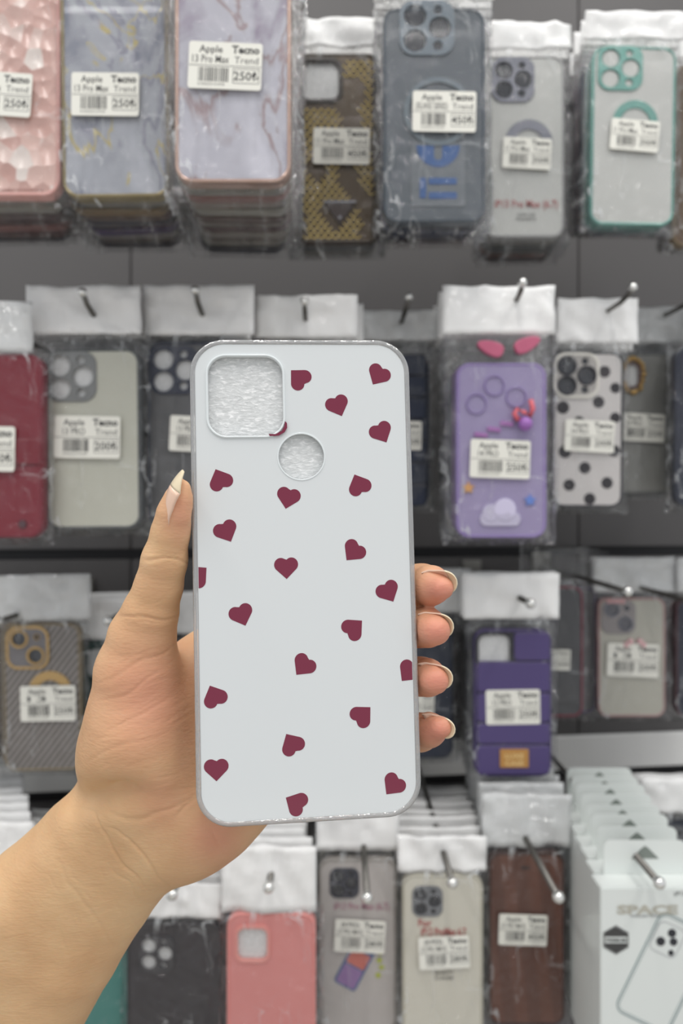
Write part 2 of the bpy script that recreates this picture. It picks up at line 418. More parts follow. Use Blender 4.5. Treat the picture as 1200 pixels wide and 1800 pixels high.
def stack(desc, x0, x1, y0, y1, d, st, header=None, label=None, back=None, roll=0, yaw=0, pitch=0, group=None, names=(), head=None, extra=None, bagx=.007, hook=None, place=''):
    """one peg of bagged cases: the front one in full, the ones behind it as copies of a plain one"""
    seedc[0] += 1; sd = seedc[0]
    w_ = (x1-x0)/F*d; h_ = (y1-y0)/F*d; cx, cy = (x0+x1)/2, (y0+y1)/2
    rot = (math.radians(pitch), math.radians(roll), math.radians(yaw))
    root = empty('bagged_phone_case', P(cx, cy, d), desc, 'phone case', group, rot)
    c = make_case(root, w_, h_, st)
    zt = h_/2+.030; zb = h_/2+.006
    hx0, hx1 = -w_/2-.007, w_/2+.007
    if header:
        hx0 = (header[0]-cx)/F*d; hx1 = (header[2]-cx)/F*d
        zt = (cy-header[1])/F*d; zb = (cy-header[3])/F*d
    bag = link('plastic_bag', pouch(w_+2*bagx, -h_/2-.006, max(zb, h_/2)+.004, T/2+.0014, sd, casetop=h_/2), FILM, root)
    if header is not False:
        link('header_strip', header_mesh(hx0, hx1, zb, zt, -T/2*.3-.001, sd), head or HEAD, root)
    if label:
        lx, lz, lw, lr, ln = label
        add_label(root, (lx-cx)/F*d, (cy-lz)/F*d, -T/2-.0024, lw/F*d, lr, ln, sd)
    if extra: extra(root, c, w_, h_, lambda px, py: ((px-cx)/F*d, (cy-py)/F*d))
    # the ones behind
    if back:
        bcx, bcy, bd, n = back[:4]
        proto = None; rnd = random.Random(sd)
        for k in range(n):
            f = (k+1)/n; dd = d+(bd-d)*f
            A = P(cx, cy, d); B = P(bcx, bcy, bd); q = A.lerp(B, f)
            q.x += rnd.uniform(-.002, .002); q.z += rnd.uniform(-.0018, .0018)
            colr = names[k % len(names)] if names else rnd.choice(['navy', 'black', 'clear', 'grey'])
            lab = '%s-edged bagged phone case, %s in line behind the %s' % (colr, ORD[k] if k < len(ORD) else 'last', place)
            if proto is None:
                r2 = empty('bagged_phone_case', q, lab, 'phone case', group or place, rot)
                a = link('phone_case', slab([rr(w_, h_, .0115), rr(w_-.0052, h_-.0052, .0089)], -T/2, T/2, .0011), RIMS[colr][0], r2)
                b = link('back_panel', slab([rr(w_-.0048, h_-.0048, .009)], T/2-.0022, T/2-.0006), BACKP['grey'], a)
                g = link('plastic_bag', pouch(w_+2*bagx, -h_/2-.006, max(zb, h_/2)+.004, T/2+.0004, sd+50, puff=.35, nx=12, nz=18, casetop=h_/2), FILM, r2)
                e = None
                if header is not False: e = link('header_strip', header_mesh(hx0, hx1, zb, zt, -.001, sd+50, .0014), head or HEAD, r2)
                proto = (r2, a, b, g, e)
                for o in (a,):
                    o.material_slots[0].link = 'OBJECT'; o.material_slots[0].material = RIMS[colr][0]
            else:
                r2 = proto[0].copy(); C.objects.link(r2); r2.location = q; r2['label'] = lab
                r2.rotation_euler = (rot[0], rot[1]+math.radians(rnd.uniform(-1.2, 1.2)), rot[2]+math.radians(rnd.uniform(-1.5, 1.5)))
                a = proto[1].copy(); C.objects.link(a); a.parent = r2
                a.material_slots[0].link = 'OBJECT'; a.material_slots[0].material = RIMS[colr][0]
                b = proto[2].copy(); C.objects.link(b); b.parent = a
                for o in proto[3:]:
                    if o: o2 = o.copy(); C.objects.link(o2); o2.parent = r2
    return root

def hook(tip, d, label, bend=None, r=.0022, mat=None):
    """steel display peg from the wall to its tip, seen at the given place and depth"""
    t = P(*tip, d); root = P(*bend, d+.016) if bend else t.copy()
    a = Vector((root.x, wall_y(root.x)-.002, root.z+(.012 if bend else 0)))
    o = empty('display_hook', a, label, 'hook', 'steel pegs holding the bagged cases')
    pts = [a]+([root, root.lerp(t, .5)+Vector((0, -.003, -.001)), t] if bend else [a.lerp(t, .5)+Vector((0, 0, .001)), t])
    link('peg_rod', tube([p-a for p in pts], r), mat or DARKSTEEL, o)
    link('ball_tip', ball(r*1.75, t-a), BALL, o)
    link('mounting_plate', bevel_box(-.012, .012, -.004, .0, -.012, .02, .001), STEEL, o)
    return o

# ---------------------------------------------------------------- materials of single cases
def wave_mat(name, c1, c2, scale, rotv):
    m, n, l, b = nt(name)
    t = n.new('ShaderNodeTexCoord'); mp = n.new('ShaderNodeMapping'); l.new(t.outputs['Object'], mp.inputs[0]); mp.inputs['Rotation'].default_value = rotv
    x = n.new('ShaderNodeTexWave'); x.inputs['Scale'].default_value = scale; x.inputs['Distortion'].default_value = .3; l.new(mp.outputs[0], x.inputs['Vector'])
    r = ramp(n, [(.3, c1), (.7, c2)]); l.new(x.outputs['Fac'], r.inputs[0]); l.new(r.outputs[0], b.inputs['Base Color']); b.inputs['Roughness'].default_value = .35
    MATS[name] = m; return m
GOLD = plain('gold_plating', (196, 162, 106), .28, metal=.75)
ROSE = plain('rose_gold_edge', (196, 166, 152), .25, metal=.5)
TEAL = plain('teal_plating', (108, 160, 150), .25, metal=.35, coat=.5)
GLIT = plain('silver_glitter', (128, 130, 140), .3, metal=.4, bump=1, bscale=900)
BLACKG = plain('black_lens_glass', (34, 37, 46), .12, coat=.6)
GREYRIM = plain('smoke_grey_rim', (82, 86, 88), .35, coat=.2)
FROST = plain('frosted_grey_back', (202, 202, 188), .35, coat=.25)
CLEARW = plain('clear_back_over_white', (202, 203, 199), .22, coat=.5)
SILV = plain('silver_print', (150, 150, 156), .35, metal=.3)
def ring_part(name, loops, mat, par, z0=T/2-.0008, z1=T/2+.0006, bev=.0): return link(name, slab(loops, z0, z1, bev), mat, par)

# ---------------------------------------------------------------- top row of bags
g1 = 'bagged cases on the top row'
st = dict(rim=plain('pink_rim', (232, 176, 168), .35), back=facets('pink_facets', (214, 170, 160), (232, 196, 186)))
def ex(root, c, w_, h_, q):
    dots = [rr(.0008, .0016, .0002, 1, x, -h_/2+.0042) for x in np.arange(-w_/2+.012, w_/2-.012, .0022)]
    link('stitching', slab(dots, T/2-.0006, T/2-.0002), RIMS['rose'][0], c)
stack('pink case with faceted diamond-look back at the left end of the top row', -78, 110, 350-390, 350, .50, st,
      label=(5, 176, 118, 4, ('Apple', '13 Pro Max', '250')), back=(48, 262, .62, 9), names=['clear', 'clear', 'wine', 'wine', 'brown', 'rose', 'wine', 'brown', 'navy'],
      group=g1, place='pink faceted case', extra=ex)
st = dict(rim=plain('champagne_gold_rim', (150, 136, 100), .3, metal=.5), back=marble('blue_grey_marble', (166, 169, 178), (108, 112, 130), (134, 136, 150), (190, 172, 96)))
stack('blue-grey marble case with gold veins and thin gold edge, beside the pink faceted case', 112, 300, -38, 352, .50, st,
      label=(191, 177, 117, 1.5, ('Apple', '13 Pro Max', '250')), back=(240, 272, .62, 9), names=['clear', 'gold', 'brown', 'navy', 'wine', 'purple', 'clear', 'brown', 'navy'],
      group=g1, place='blue-grey marble case', roll=-.8)
st = dict(rim=ROSE, back=marble('lilac_marble', (192, 191, 202), (146, 134, 154), (160, 138, 140)))
def ex(root, c, w_, h_, q):
    m = film('bag_crease', haze=.35, gl=.5)
stack('lilac and white marble case with rose-gold edge, hanging nearest the camera in the top row', 310, 512, -88, 327, .465, st,
      label=(399, 129, 127, 2.5, ('Apple', '13 Pro Max', '250')), back=(432, 284, .62, 11), names=['clear', 'rose', 'clear', 'clear', 'brown', 'clear', 'wine', 'clear', 'brown', 'clear', 'navy'],
      group=g1, place='lilac marble case', bagx=.009)
# gold scale case
SCALE = plain('gold_scales', (250, 222, 140), .3, metal=.2)
def ex(root, c, w_, h_, q):
    bm = bmesh.new(); rnd = random.Random(4)
    pw = .0064; ph = .0037
    for j in range(44):
        for i in range(13):
            x = -w_/2+.005+(i+(j % 2)*.5)*pw*.95; z = -h_/2+.006+j*ph
            if abs(x) > w_/2-.0045 or z > h_/2-.004: continue
            if z > h_/2-.046 and x < -w_/2+.044: continue
            n1 = noise.noise(Vector((x*50, z*34, 7)))
            if n1 < -.18 + (.15 if x > .01 else 0): continue
            if abs(x) < .016 and -h_/2+.010 < z < -h_/2+.034 and abs(x) < (z+h_/2-.008)*.8: continue
            V = []
            for k in range(9):
                a = math.radians(185+170*k/8)
                V.append([bm.verts.new((x+r*math.cos(a), -T/2-.0002-(.0003 if r < .0028 else 0), z+r*math.sin(a))) for r in (.0023, .0031)])
            for k in range(8): bm.faces.new((V[k][0], V[k][1], V[k+1][1], V[k+1][0]))
    me = bpy.data.meshes.new('s'); bm.to_mesh(me); bm.free(); link('scale_pattern', me, SCALE, c)
    x0, z0 = q(568, 359); x1, z1 = q(625, 359); xm, zm = q(597, 400)
    tb = link('triangle_badge', slab([[(x0, z0), (xm, zm), (x1, z1)]], T/2-.0004, T/2+.0012, .0003), plain('badge_brown', (72, 60, 58), .35), c)
    link('badge_bar', join([slab([rr((x1-x0), .0016, .0004, 2, xm, z0-.0008)], T/2+.001, T/2+.0018), slab([circ(xm, zm+.006, .0014)], T/2+.001, T/2+.0016)]), SILV, tb)
st = dict(rim=plain('dark_bronze_rim', (64, 54, 44), .35, metal=.3), back=plain('bronze_back', (84, 70, 52), .35, metal=.2), cam=(.30, .145, .50, 'open', plain('bronze_camera_edge', (52, 44, 38), .35), 1.0))
stack('dark case with gold fish-scale pattern and an inverted triangle badge', 517, 668, 100, 430, .61, st,
      label=(600, 265, 98, 1, ('Apple', '11 Pro Max', '450')), back=(590, 295, .66, 3), names=['grey', 'clear', 'black'], group=g1, place='gold-scale case', extra=ex)
# grey case with blue graphic
BLUEG = plain('blue_print', (62, 96, 150), .4); GR2 = plain('pale_grey_ring', (112, 124, 132), .35); GR3 = plain('print_ground_grey', (112, 118, 124), .4)
def ex(root, c, w_, h_, q):
    cx_, cz_ = q(768, 203)
    a = ring_part('magnet_ring', [circ(cx_, cz_, .0262, 48), circ(cx_, cz_, .0222, 48)], GR2, c)
    x0, z0 = q(722, 368); x1, z1 = q(815, 256)
    ring_part('print_ground', [[(x0, z0), (x1, z0), (x1, z1), (x0, z1)]], GR3, c, T/2-.0008, T/2-.0001)
    gx, gz = q(768, 262); R = .0165
    half = [(gx+R*math.cos(math.radians(a_)), gz+R*math.sin(math.radians(a_))) for a_ in range(180, 361, 12)]
    slot = [(gx+.0032*math.cos(math.radians(a_)), gz-.008+.0032*math.sin(math.radians(a_))) for a_ in range(180, 361, 20)]
    shape = [half[0]]+half[1:]+[(gx+.0032, gz-.0002)]+slot[::-1]+[(gx-.0032, gz-.0002)]
    bars = [slab([rr(.0215, .0050, .0008, 2, gx+.0035, z_)], T/2-.0002, T/2+.0003) for z_ in (q(0, 324)[1], q(0, 349)[1])]
    bars.append(slab([rr(.005, .0155, .0008, 2, gx-.0115, q(0, 336)[1])], T/2-.0002, T/2+.0003))
    link('blue_graphic', join([slab([shape], T/2-.0002, T/2+.0003)]+bars), BLUEG, c)
st = dict(rim=plain('slate_rim', (70, 80, 90), .3, coat=.3), back=plain('slate_back', (92, 99, 106), .35, coat=.3), cam=(.43, .095, .53, 'pro', plain('slate_camera', (112, 124, 134), .25, coat=.5)), lens=BLACKG)
stack('slate-grey case with a ring and bold blue graphic, right of the gold-scale case', 672, 850, 22, 395, .55, st,
      label=(778, 206, 110, 1, ('Apple', '(ISLAND SERIES)', '450')), back=(752, 262, .64, 7), names=['navy', 'navy', 'blue', 'navy', 'navy', 'grey', 'wine'], group=g1, place='slate-grey case', extra=ex)
# clear case with glitter camera
COLR = plain('red_print', (176, 96, 96), .5); COLG = plain('green_print', (86, 150, 110), .5)
def ex(root, c, w_, h_, q):
    cx_, cz_ = q(926, 258)
    ring_part('glitter_arch', [arc_band(cx_, cz_, .0125, .0215, 0, 180)], GLIT, c)
    link('model_print', textw('iP13 Pro Max (6.7)', .056, .0095, q(922, 0)[0], q(0, 369)[1], T/2+.0002, .01), COLR, c)
    link('size_print', join([textw('CLEAR CASE', .016, .0035, q(922, 0)[0], q(0, 384)[1], T/2+.0002), textw('MAGNETIC', .018, .0035, q(922, 0)[0], q(0, 392)[1], T/2+.0002)]), INK, c)
st = dict(rim=plain('pale_silver_rim', (168, 168, 168), .3, coat=.4), back=CLEARW, cam=(.36, .135, .52, 'pro', GLIT, 1.05), lens=BLACKG)
stack('clear case over white with silver glitter camera frame and glitter arch, in the top row', 848, 989, 104, 421, .64, st,
      label=(922, 277, 84, 3, ('Apple', '11 Pro Max', '300')), back=(905, 322, .74, 5), names=['clear', 'grey', 'clear', 'rose', 'grey'], group=g1, place='glitter camera case', extra=ex)
def ex(root, c, w_, h_, q):
    cx_, cz_ = q(1111, 222)
    ring_part('teal_arch', [arc_band(cx_, cz_, .0128, .0195, 0, 180)], TEAL, c, bev=.0003)
st = dict(rim=TEAL, back=CLEARW, cam=(.33, .125, .52, 'pro', TEAL), lens=WHITEIN)
stack('clear case with teal edge, teal camera frame and teal arch in the top row', 1035, 1182, 88, 400, .62, st,
      label=(1109, 246, 84, 4, ('Apple', '11 Pro Max', '300')), back=(1072, 277, .74, 7), names=['teal', 'lilac', 'purple', 'rose', 'lilac', 'teal', 'navy'], group=g1, place='teal-edged case', extra=ex, roll=1)
st = dict(rim=RIMS['gold'][0], back=plain('brown_glossy_back', (104, 82, 62), .3))
stack('brown and gold case cut off by the right edge of the top row', 1176, 1330, 120, 436, .66, st, label=None, back=(1230, 290, .74, 4), names=['brown', 'gold', 'wine', 'black'], group=g1, place='right-edge brown case')

# ---------------------------------------------------------------- second row
g2 = 'bagged cases on the second row'
def ex(root, c, w_, h_, q):
    a, b = q(-60, 800), q(64, 800)
    link('fold_flap', slab([rr(b[0]-a[0]+.012, .020, .002, 4, (a[0]+b[0])/2, q(0, 795)[1])], T/2-.0006, T/2+.0014, .0006), plain('red_leather_flap', (124, 12, 36), .4, coat=.2), c)
    link('snap_stud', join([slab([circ(*q(45, 921), .0032)], T/2-.0002, T/2+.0012, .0005)]), plain('dull_stud', (96, 70, 76), .3, metal=.6), c)
st = dict(rim=plain('red_leather_edge', (122, 22, 44), .4), back=plain('red_leather', (128, 12, 38), .4, coat=.2, bump=.2))
stack('crimson leather wallet case with a snap stud at the left edge of the photo', -82, 80, 625, 945, .57, st, header=(-110, 533, 62, 622),
      label=(-27, 790, 122, 1, ('Apple', '13 PRO', '250')), back=(-50+45, 790, .66, 3), names=['wine', 'black', 'wine'], group=g2, place='crimson wallet case', extra=ex, head=HEADC)
st = dict(rim=GREYRIM, back=FROST, cam=(.28, .155, .52, 'pro', plain('smoke_camera', (128, 130, 130), .35, coat=.3)))
stack('frosted grey case with dark edge and five camera holes, beside the crimson wallet case', 84, 250, 615, 930, .585, st, header=(54, 506, 252, 590),
      label=(159, 770, 115, 1.5, ('Apple', '13 PRO', '200')), back=(205, 775, .68, 5), names=['grey', 'black', 'navy', 'brown', 'black'], group=g2, place='frosted grey case', roll=-.6)
st = dict(rim=plain('navy_gloss_rim', (34, 42, 66), .3, coat=.3), back=plain('smoke_dark_back', (88, 88, 90), .35, coat=.2), cam=(.29, .155, .52, 'pro', plain('navy_camera', (34, 40, 62), .3, coat=.3)))
stack('navy case with smoky back, half hidden behind the held white case', 262, 422, 603, 925, .60, st, header=(254, 505, 448, 592),
      label=(350, 765, 96, 3, ('Apple', '13 PRO', '250')), back=(330, 768, .67, 4), names=['navy', 'navy', 'black', 'blue'], group=g2, place='navy case with smoky back')
st = dict(rim=RIMS['black'][0], back=BACKP['navy'])
stack('dark case under a white header, hidden behind the top of the held case', 462, 612, 622, 915, .62, st, header=(449, 522, 628, 596),
      back=(565, 775, .68, 2), names=['black', 'navy'], group=g2, place='hidden case in the middle')
def ex(root, c, w_, h_, q):
    link('puffed_quilting', join([slab([rr(w_-.006, h_/7-.0012, .003, 4, 0, -h_/2+h_/7*(k+.5))], T/2-.002, T/2+.002, .0015) for k in range(7)]), plain('navy_puffer', (36, 44, 64), .45), c)
st = dict(rim=plain('navy_puffer_rim', (28, 34, 52), .45), back=BACKP['navy'])
stack('dark navy quilted case showing just right of the held white case', 612, 753, 625, 890, .66, st, header=(632, 548, 772, 600),
      label=(700, 767, 78, 1, ('Apple', '13 PRO', '250')), back=(680, 762, .74, 3), names=['navy', 'black', 'navy'], group=g2, place='navy quilted case', extra=ex, head=HEADC)
# lilac silicone case with bow and stars
LIL = plain('lilac_silicone', (162, 150, 190), .4, coat=.2); LIL2 = plain('lilac_relief', (152, 132, 190), .4, coat=.2)
PK = plain('pink_rubber', (192, 100, 128), .35); 
def star(cx_, cz_, r): return [(cx_+(r if k % 2 == 0 else r*.5)*math.sin(math.pi*k/5), cz_+(r if k % 2 == 0 else r*.5)*math.cos(math.pi*k/5)) for k in range(10)]
def ex(root, c, w_, h_, q):
    link('bubble_relief', join([slab([circ(*q(835, 712), .0085), circ(*q(835, 712), .0076)], T/2-.001, T/2+.0012, .0004), slab([circ(*q(866, 680), .0085), circ(*q(866, 680), .0076)], T/2-.001, T/2+.0012, .0004),
         slab([circ(*q(904, 700), .0085), circ(*q(904, 700), .0076)], T/2-.001, T/2+.0012, .0004)]), LIL2, c)
    for (px, py, a) in ((866, 618, 20), (915, 612, -24)):
        x, z = q(px, py); m = slab([[(.0115*math.cos(t_)*(1+.35*math.cos(t_)), .0062*math.sin(t_)) for t_ in np.linspace(0, 2*math.pi, 22)[:-1]]], -.003, .003, .0012)
        b_ = link('bow_loop', m, PK, c, (x, -T/2-.001, z)); b_.rotation_euler = (0, math.radians(180+a if px < 890 else a), 0)
    x, z = q(885, 752); fl = []
    for k in range(11):
        px = 835+k*7.5; py = 765-k*3.2+(k % 3)*4; fl.append(slab([circ(*q(px, py), .0022, 10)], T/2-.0006, T/2+.0018, .0005))
    link('flower_relief', join(fl), plain('mauve_flowers', (176, 118, 186), .4), c)
    link('orange_star', slab([star(*q(821, 858), .0055)], T/2-.0008, T/2+.0012, .0004), plain('orange_rubber', (222, 166, 104), .4), c)
    link('blue_star', slab([star(*q(928, 880), .0055)], T/2-.0008, T/2+.0012, .0004), plain('blue_rubber', (104, 140, 220), .4), c)
    # plain pale cloud relief near the bottom
    link('pale_relief', join([slab([rr(.034, .012, .0058, 6, *q(876, 912))], T/2-.001, T/2+.0014, .0006), slab([circ(*q(860, 902), .0075)], T/2-.001, T/2+.0018, .0008), slab([circ(*q(884, 896), .0095)], T/2-.001, T/2+.0020, .0008)]), plain('pale_lilac_relief', (206, 200, 226), .4), c)
    # soft charm hanging on the camera corner
    ch = link('charm', ball(.0058, Vector((*[q(917, 742)[0]], -T/2-.006, q(0, 748)[1])), 16), plain('violet_charm', (162, 110, 186), .35), c)
    link('charm_loop', tube([Vector((q(px, py)[0], -T/2-.006, q(px, py)[1])) for px, py in ((905, 742), (898, 730), (903, 722), (915, 728), (925, 735), (930, 722), (926, 706))], .0022, 8), plain('coral_charm', (222, 110, 120), .35), ch)
st = dict(rim=LIL2, back=LIL)
stack('lilac silicone case with a pink bow on top and a small charm', 800, 957, 640, 945, .60, st, header=(776, 506, 972, 590),
      label=(875, 808, 104, 2, ('Apple', '14 PRO', '250')), back=(852, 790, .70, 5), names=['lilac', 'blue', 'teal', 'blue', 'grey'], group=g2, place='lilac silicone case', extra=ex, bagx=.010)
# polka dot case
def ex(root, c, w_, h_, q):
    loops = []
    for px, py, r in ((1058, 655, 10), (1084, 683, 9), (986, 718, 11), (1048, 708, 10), (1083, 735, 9), (1014, 742, 9), (1082, 793, 10), (990, 795, 11), (1025, 823, 10), (998, 853, 10), (1064, 849, 10), (1034, 877, 10)):
        x, z = q(px, py); r = r/F*.68
        loops.append(circ(max(-w_/2+.003+r, min(w_/2-.003-r, x)), z, r))
    link('dot_print', join([slab([l_], T/2-.0007, T/2-.0003) for l_ in loops]), plain('black_dots', (38, 34, 40), .35), c)
st = dict(rim=plain('black_bumper', (44, 44, 52), .35, coat=.2), back=plain('off_white_back', (212, 208, 206), .35, coat=.3), cam=(.33, .155, .60, 'pro', plain('camera_window', (176, 172, 168), .3, coat=.4)), lens=BLACKG, rings=plain('dark_lens_ring', (60, 60, 66), .25, metal=.5), edge=plain('white_camera_frame', (232, 229, 220), .4))
stack('white case with black polka dots, black edge and big white camera frame', 967, 1092, 620, 892, .67, st, header=(974, 527, 1116, 606),
      label=(1031, 768, 86, 2.5, ('Apple', '14 PRO', '200')), back=(1010, 760, .76, 3), names=['black', 'grey', 'black'], group=g2, place='polka dot case', extra=ex, roll=.5)
def ex(root, c, w_, h_, q):
    rnd = random.Random(9)
    link('jewelled_camera_edge', join([ball(.0026, Vector((q(px, py)[0], -T/2-.001, q(px, py)[1])), 8) for px, py in [(1108+18*math.cos(a)+rnd.uniform(-2, 2), 662+30*math.sin(a)) for a in np.linspace(0, 6.2, 22)]]), GOLD, c)
st = dict(rim=plain('smoke_rim', (104, 106, 106), .35, coat=.3), back=plain('smoke_back', (142, 142, 138), .35, coat=.3), cam=(.2, .16, .42, 'open', plain('mauve_camera', (120, 96, 92), .3)))
stack('grey see-through case with a gold-beaded camera corner beside the polka dot case', 1078, 1182, 622, 868, .73, st, header=(1112, 542, 1225, 606),
      label=(1124, 753, 76, 3, ('Apple', '14 PRO', '250')), back=(1140, 752, .80, 3), names=['navy', 'black', 'navy'], group=g2, place='beaded grey case', extra=ex, head=HEADC)
st = dict(rim=RIMS['navy'][0], back=BACKP['navy'])
stack('navy case at the right edge of the second row', 1182, 1320, 612, 890, .69, st, header=(1215, 530, 1350, 605), back=(1240, 755, .78, 3), names=['navy', 'black', 'blue'], group=g2, place='right-edge navy case')

# ---------------------------------------------------------------- third row
g3 = 'bagged cases on the third row'
CARB = wave_mat('grey_carbon_weave', (96, 90, 86), (158, 152, 148), 62, (0, math.radians(-38), 0))
def ex(root, c, w_, h_, q):
    cx_, cz_ = q(92, 1216)
    ring_part('gold_arch', [arc_band(cx_, cz_, .0125, .0215, 5, 175)], GOLD, c, bev=.0003)
st = dict(rim=plain('dull_gold_rim', (142, 128, 104), .35, metal=.5), back=CARB, cam=(.33, .16, .52, 'two', plain('grey_camera_plate', (120, 116, 118), .25, coat=.4), 1.0), lens=BLACKG, rings=GOLD, edge=GOLD)
stack('grey carbon-weave case with gold camera frame and gold arch', 10, 146, 1095, 1352, .70, st, header=(-12, 1010, 166, 1090),
      label=(90, 1233, 96, 0, ('Apple', '13', '250')), back=(60, 1206, .78, 3), names=['gold', 'grey', 'black'], group=g3, place='carbon-weave case', extra=ex, head=HEADC, roll=-1.2)
st = dict(rim=RIMS['black'][0], back=BACKP['navy'])
stack('black case cut off by the left edge of the third row', -120, 6, 1092, 1335, .73, st, header=(-130, 1005, -14, 1080), back=(-90, 1200, .80, 2), names=['black', 'navy'], group=g3, place='left-edge black case', head=HEADC)
st = dict(rim=plain('dark_green_rim', (40, 78, 74), .35, coat=.3), back=plain('deep_green_back', (52, 72, 70), .4), cam=(.27, .15, .45, 'open', plain('dark_green_camera', (34, 62, 60), .35)))
stack('dark green case mostly hidden behind the hand', 148, 276, 1128, 1368, .73, st, header=(120, 1050, 300, 1122), back=(185, 1225, .80, 4), names=['green', 'black', 'green', 'navy'], group=g3, place='dark green case')
stack('dark case behind the thumb, only its white header showing', 318, 446, 1120, 1362, .76, dict(rim=RIMS['grey'][0], back=BACKP['grey']), header=(300, 1040, 470, 1112), back=(400, 1228, .82, 2), names=['grey', 'black'], group=g3, place='case behind the thumb')
st = dict(rim=plain('navy_rim_matte', (30, 38, 56), .4), back=plain('navy_matte', (38, 46, 64), .45))
stack('navy case behind the fingertips', 662, 795, 1080, 1330, .74, st, header=(640, 1000, 826, 1076), label=(735, 1233, 52, 2, ('Apple', '12', '250')), back=(718, 1192, .80, 3), names=['navy', 'black', 'grey'], group=g3, place='navy fingertip-side case', head=HEADC)
PUR = plain('purple_puffer', (82, 70, 118), .5, bump=.15, bscale=120)
def ex(root, c, w_, h_, q):
    segs = []
    zs = [h_/2-.002, q(0, 1160)[1], q(0, 1215)[1], q(0, 1267)[1], q(0, 1305)[1], -h_/2+.002]
    for a, b in zip(zs[:-1], zs[1:]):
        x0 = -w_/2+.002
        if a > q(0, 1150)[1]: x0 = q(900, 0)[0]
        segs.append(slab([rr(w_/2-.002-x0, a-b-.0006, .004, 5, (x0+w_/2-.002)/2, (a+b)/2)], T/2-.003, T/2+.0024, .0022, 4))
    link('puffed_panels', join(segs), PUR, c)
    x0, z0 = q(875, 1344); x1, z1 = q(925, 1312)
    pl = link('gold_plate', slab([rr(x1-x0, z1-z0, .001, 3, (x0+x1)/2, (z0+z1)/2)], T/2+.001, T/2+.0036, .0004), plain('copper_gold_plate', (196, 146, 84), .35, metal=.5), c)
    link('plate_lettering', join([textw('LUXE', .018, .0065, (x0+x1)/2, z1-.0085, T/2+.0038, .03), textw('CASE', .018, .0065, (x0+x1)/2, z0+.0022, T/2+.0038, .03)]), plain('plate_relief', (232, 200, 140), .35, metal=.3), pl)
st = dict(rim=plain('purple_rim', (66, 50, 108), .45), back=plain('black_back', (38, 38, 44), .4), cam=(.255, .145, .47, 'open', plain('black_camera_frame', (36, 36, 42), .35)))
stack('purple quilted puffer case with a small gold plate near its bottom', 832, 966, 1105, 1362, .69, st, header=(812, 1008, 980, 1086),
      label=(898, 1239, 94, -1, ('Apple', '12 PRO', '250')), back=(872, 1200, .80, 5), names=['black', 'navy', 'black', 'grey', 'black'], group=g3, place='purple quilted case', extra=ex)
st = dict(rim=plain('red_bumper', (128, 36, 58), .35, coat=.2), back=plain('smoke_black_back', (72, 72, 76), .35, coat=.3))
stack('smoky black case with red edge, partly behind the purple quilted case', 905, 1022, 1030, 1258, .80, st, header=(912, 960, 1030, 1024),
      label=(970, 1157, 56, 2, ('Apple', '13', '250')), back=(1010, 1142, .86, 2), names=['purple', 'blue'], group=g3, place='red-edged smoky case', head=FILM)
def ex(root, c, w_, h_, q):
    link('pink_camera_jewels', join([ball(.0028, Vector((q(px, 1056)[0], -T/2-.001, q(0, 1056)[1])), 8) for px in (1066, 1074, 1082, 1090)]), plain('pink_gems', (222, 176, 178), .2), c)
    link('pink_gems', join([ball(.0038, Vector((q(px, 1128)[0], -T/2-.001, q(0, py)[1])), 8) for px, py in ((1104, 1126), (1120, 1126), (1096, 1132), (1126, 1132))]), plain('pink_gems2', (226, 186, 188), .2), c)
st = dict(rim=plain('rose_rim', (186, 152, 150), .3, metal=.2, coat=.4), back=plain('cream_clear_back', (190, 188, 176), .3, coat=.3), cam=(.30, .16, .50, 'two', plain('clear_grey_camera', (150, 144, 144), .3, coat=.3)), lens=plain('grey_lens', (104, 104, 112), .3), rings=GLIT)
stack('cream see-through case with rose edge and pink gems in the third row', 1048, 1166, 1050, 1258, .82, st, header=(1040, 978, 1184, 1040),
      label=(1107, 1158, 90, 2, ('Apple', '13', '200')), back=(1098, 1152, .87, 2), names=['purple', 'navy'], group=g3, place='cream rose-edged case', head=HEADC, extra=ex)
stack('black case at the right edge of the third row', 1184, 1300, 1052, 1258, .82, dict(rim=RIMS['wine'][0], back=BACKP['navy']), header=(1185, 978, 1310, 1040), back=(1235, 1152, .87, 2), names=['black', 'red'], group=g3, place='right-edge black case, third row', head=HEADC)

# ---------------------------------------------------------------- bottom row
g4 = 'bagged cases on the bottom row'
stack('teal case mostly behind the wrist in the bottom row', 90, 228, 1640, 1930, .62, dict(rim=RIMS['teal'][0], back=RIMS['teal'][0]), header=(70, 1500, 240, 1625), back=(120, 1650, .78, 6), names=['teal', 'clear', 'grey', 'teal', 'clear', 'grey'], group=g4, place='teal case behind the wrist')
stack('pale case at the lower left, only its headers showing above the arm', -90, 50, 1560, 1870, .64, dict(rim=RIMS['clear'][0], back=BACKP['pale']), header=(-100, 1440, 62, 1540), back=(-20, 1580, .80, 6), names=['clear', 'grey', 'cream', 'clear', 'grey', 'black'], group=g4, place='lower-left pale case')
st = dict(rim=plain('charcoal_rim', (46, 42, 46), .35, coat=.2), back=plain('charcoal_back', (56, 52, 56), .35, coat=.2), cam=(.31, .165, .37, 'pro', plain('charcoal_camera', (60, 58, 62), .3, coat=.3)))
stack('charcoal case with five camera holes beside the wrist', 226, 393, 1618, 1935, .61, st, header=(250, 1548, 392, 1608), back=(300, 1640, .80, 7), names=['orange', 'clear', 'brown', 'clear', 'grey', 'clear', 'grey'], group=g4, place='charcoal case')
st = dict(rim=plain('salmon_rim', (232, 150, 144), .4), back=plain('salmon_silicone', (228, 148, 144), .45), cam=(.29, .165, .38, 'open', plain('salmon_camera', (236, 160, 152), .4), 1.05))
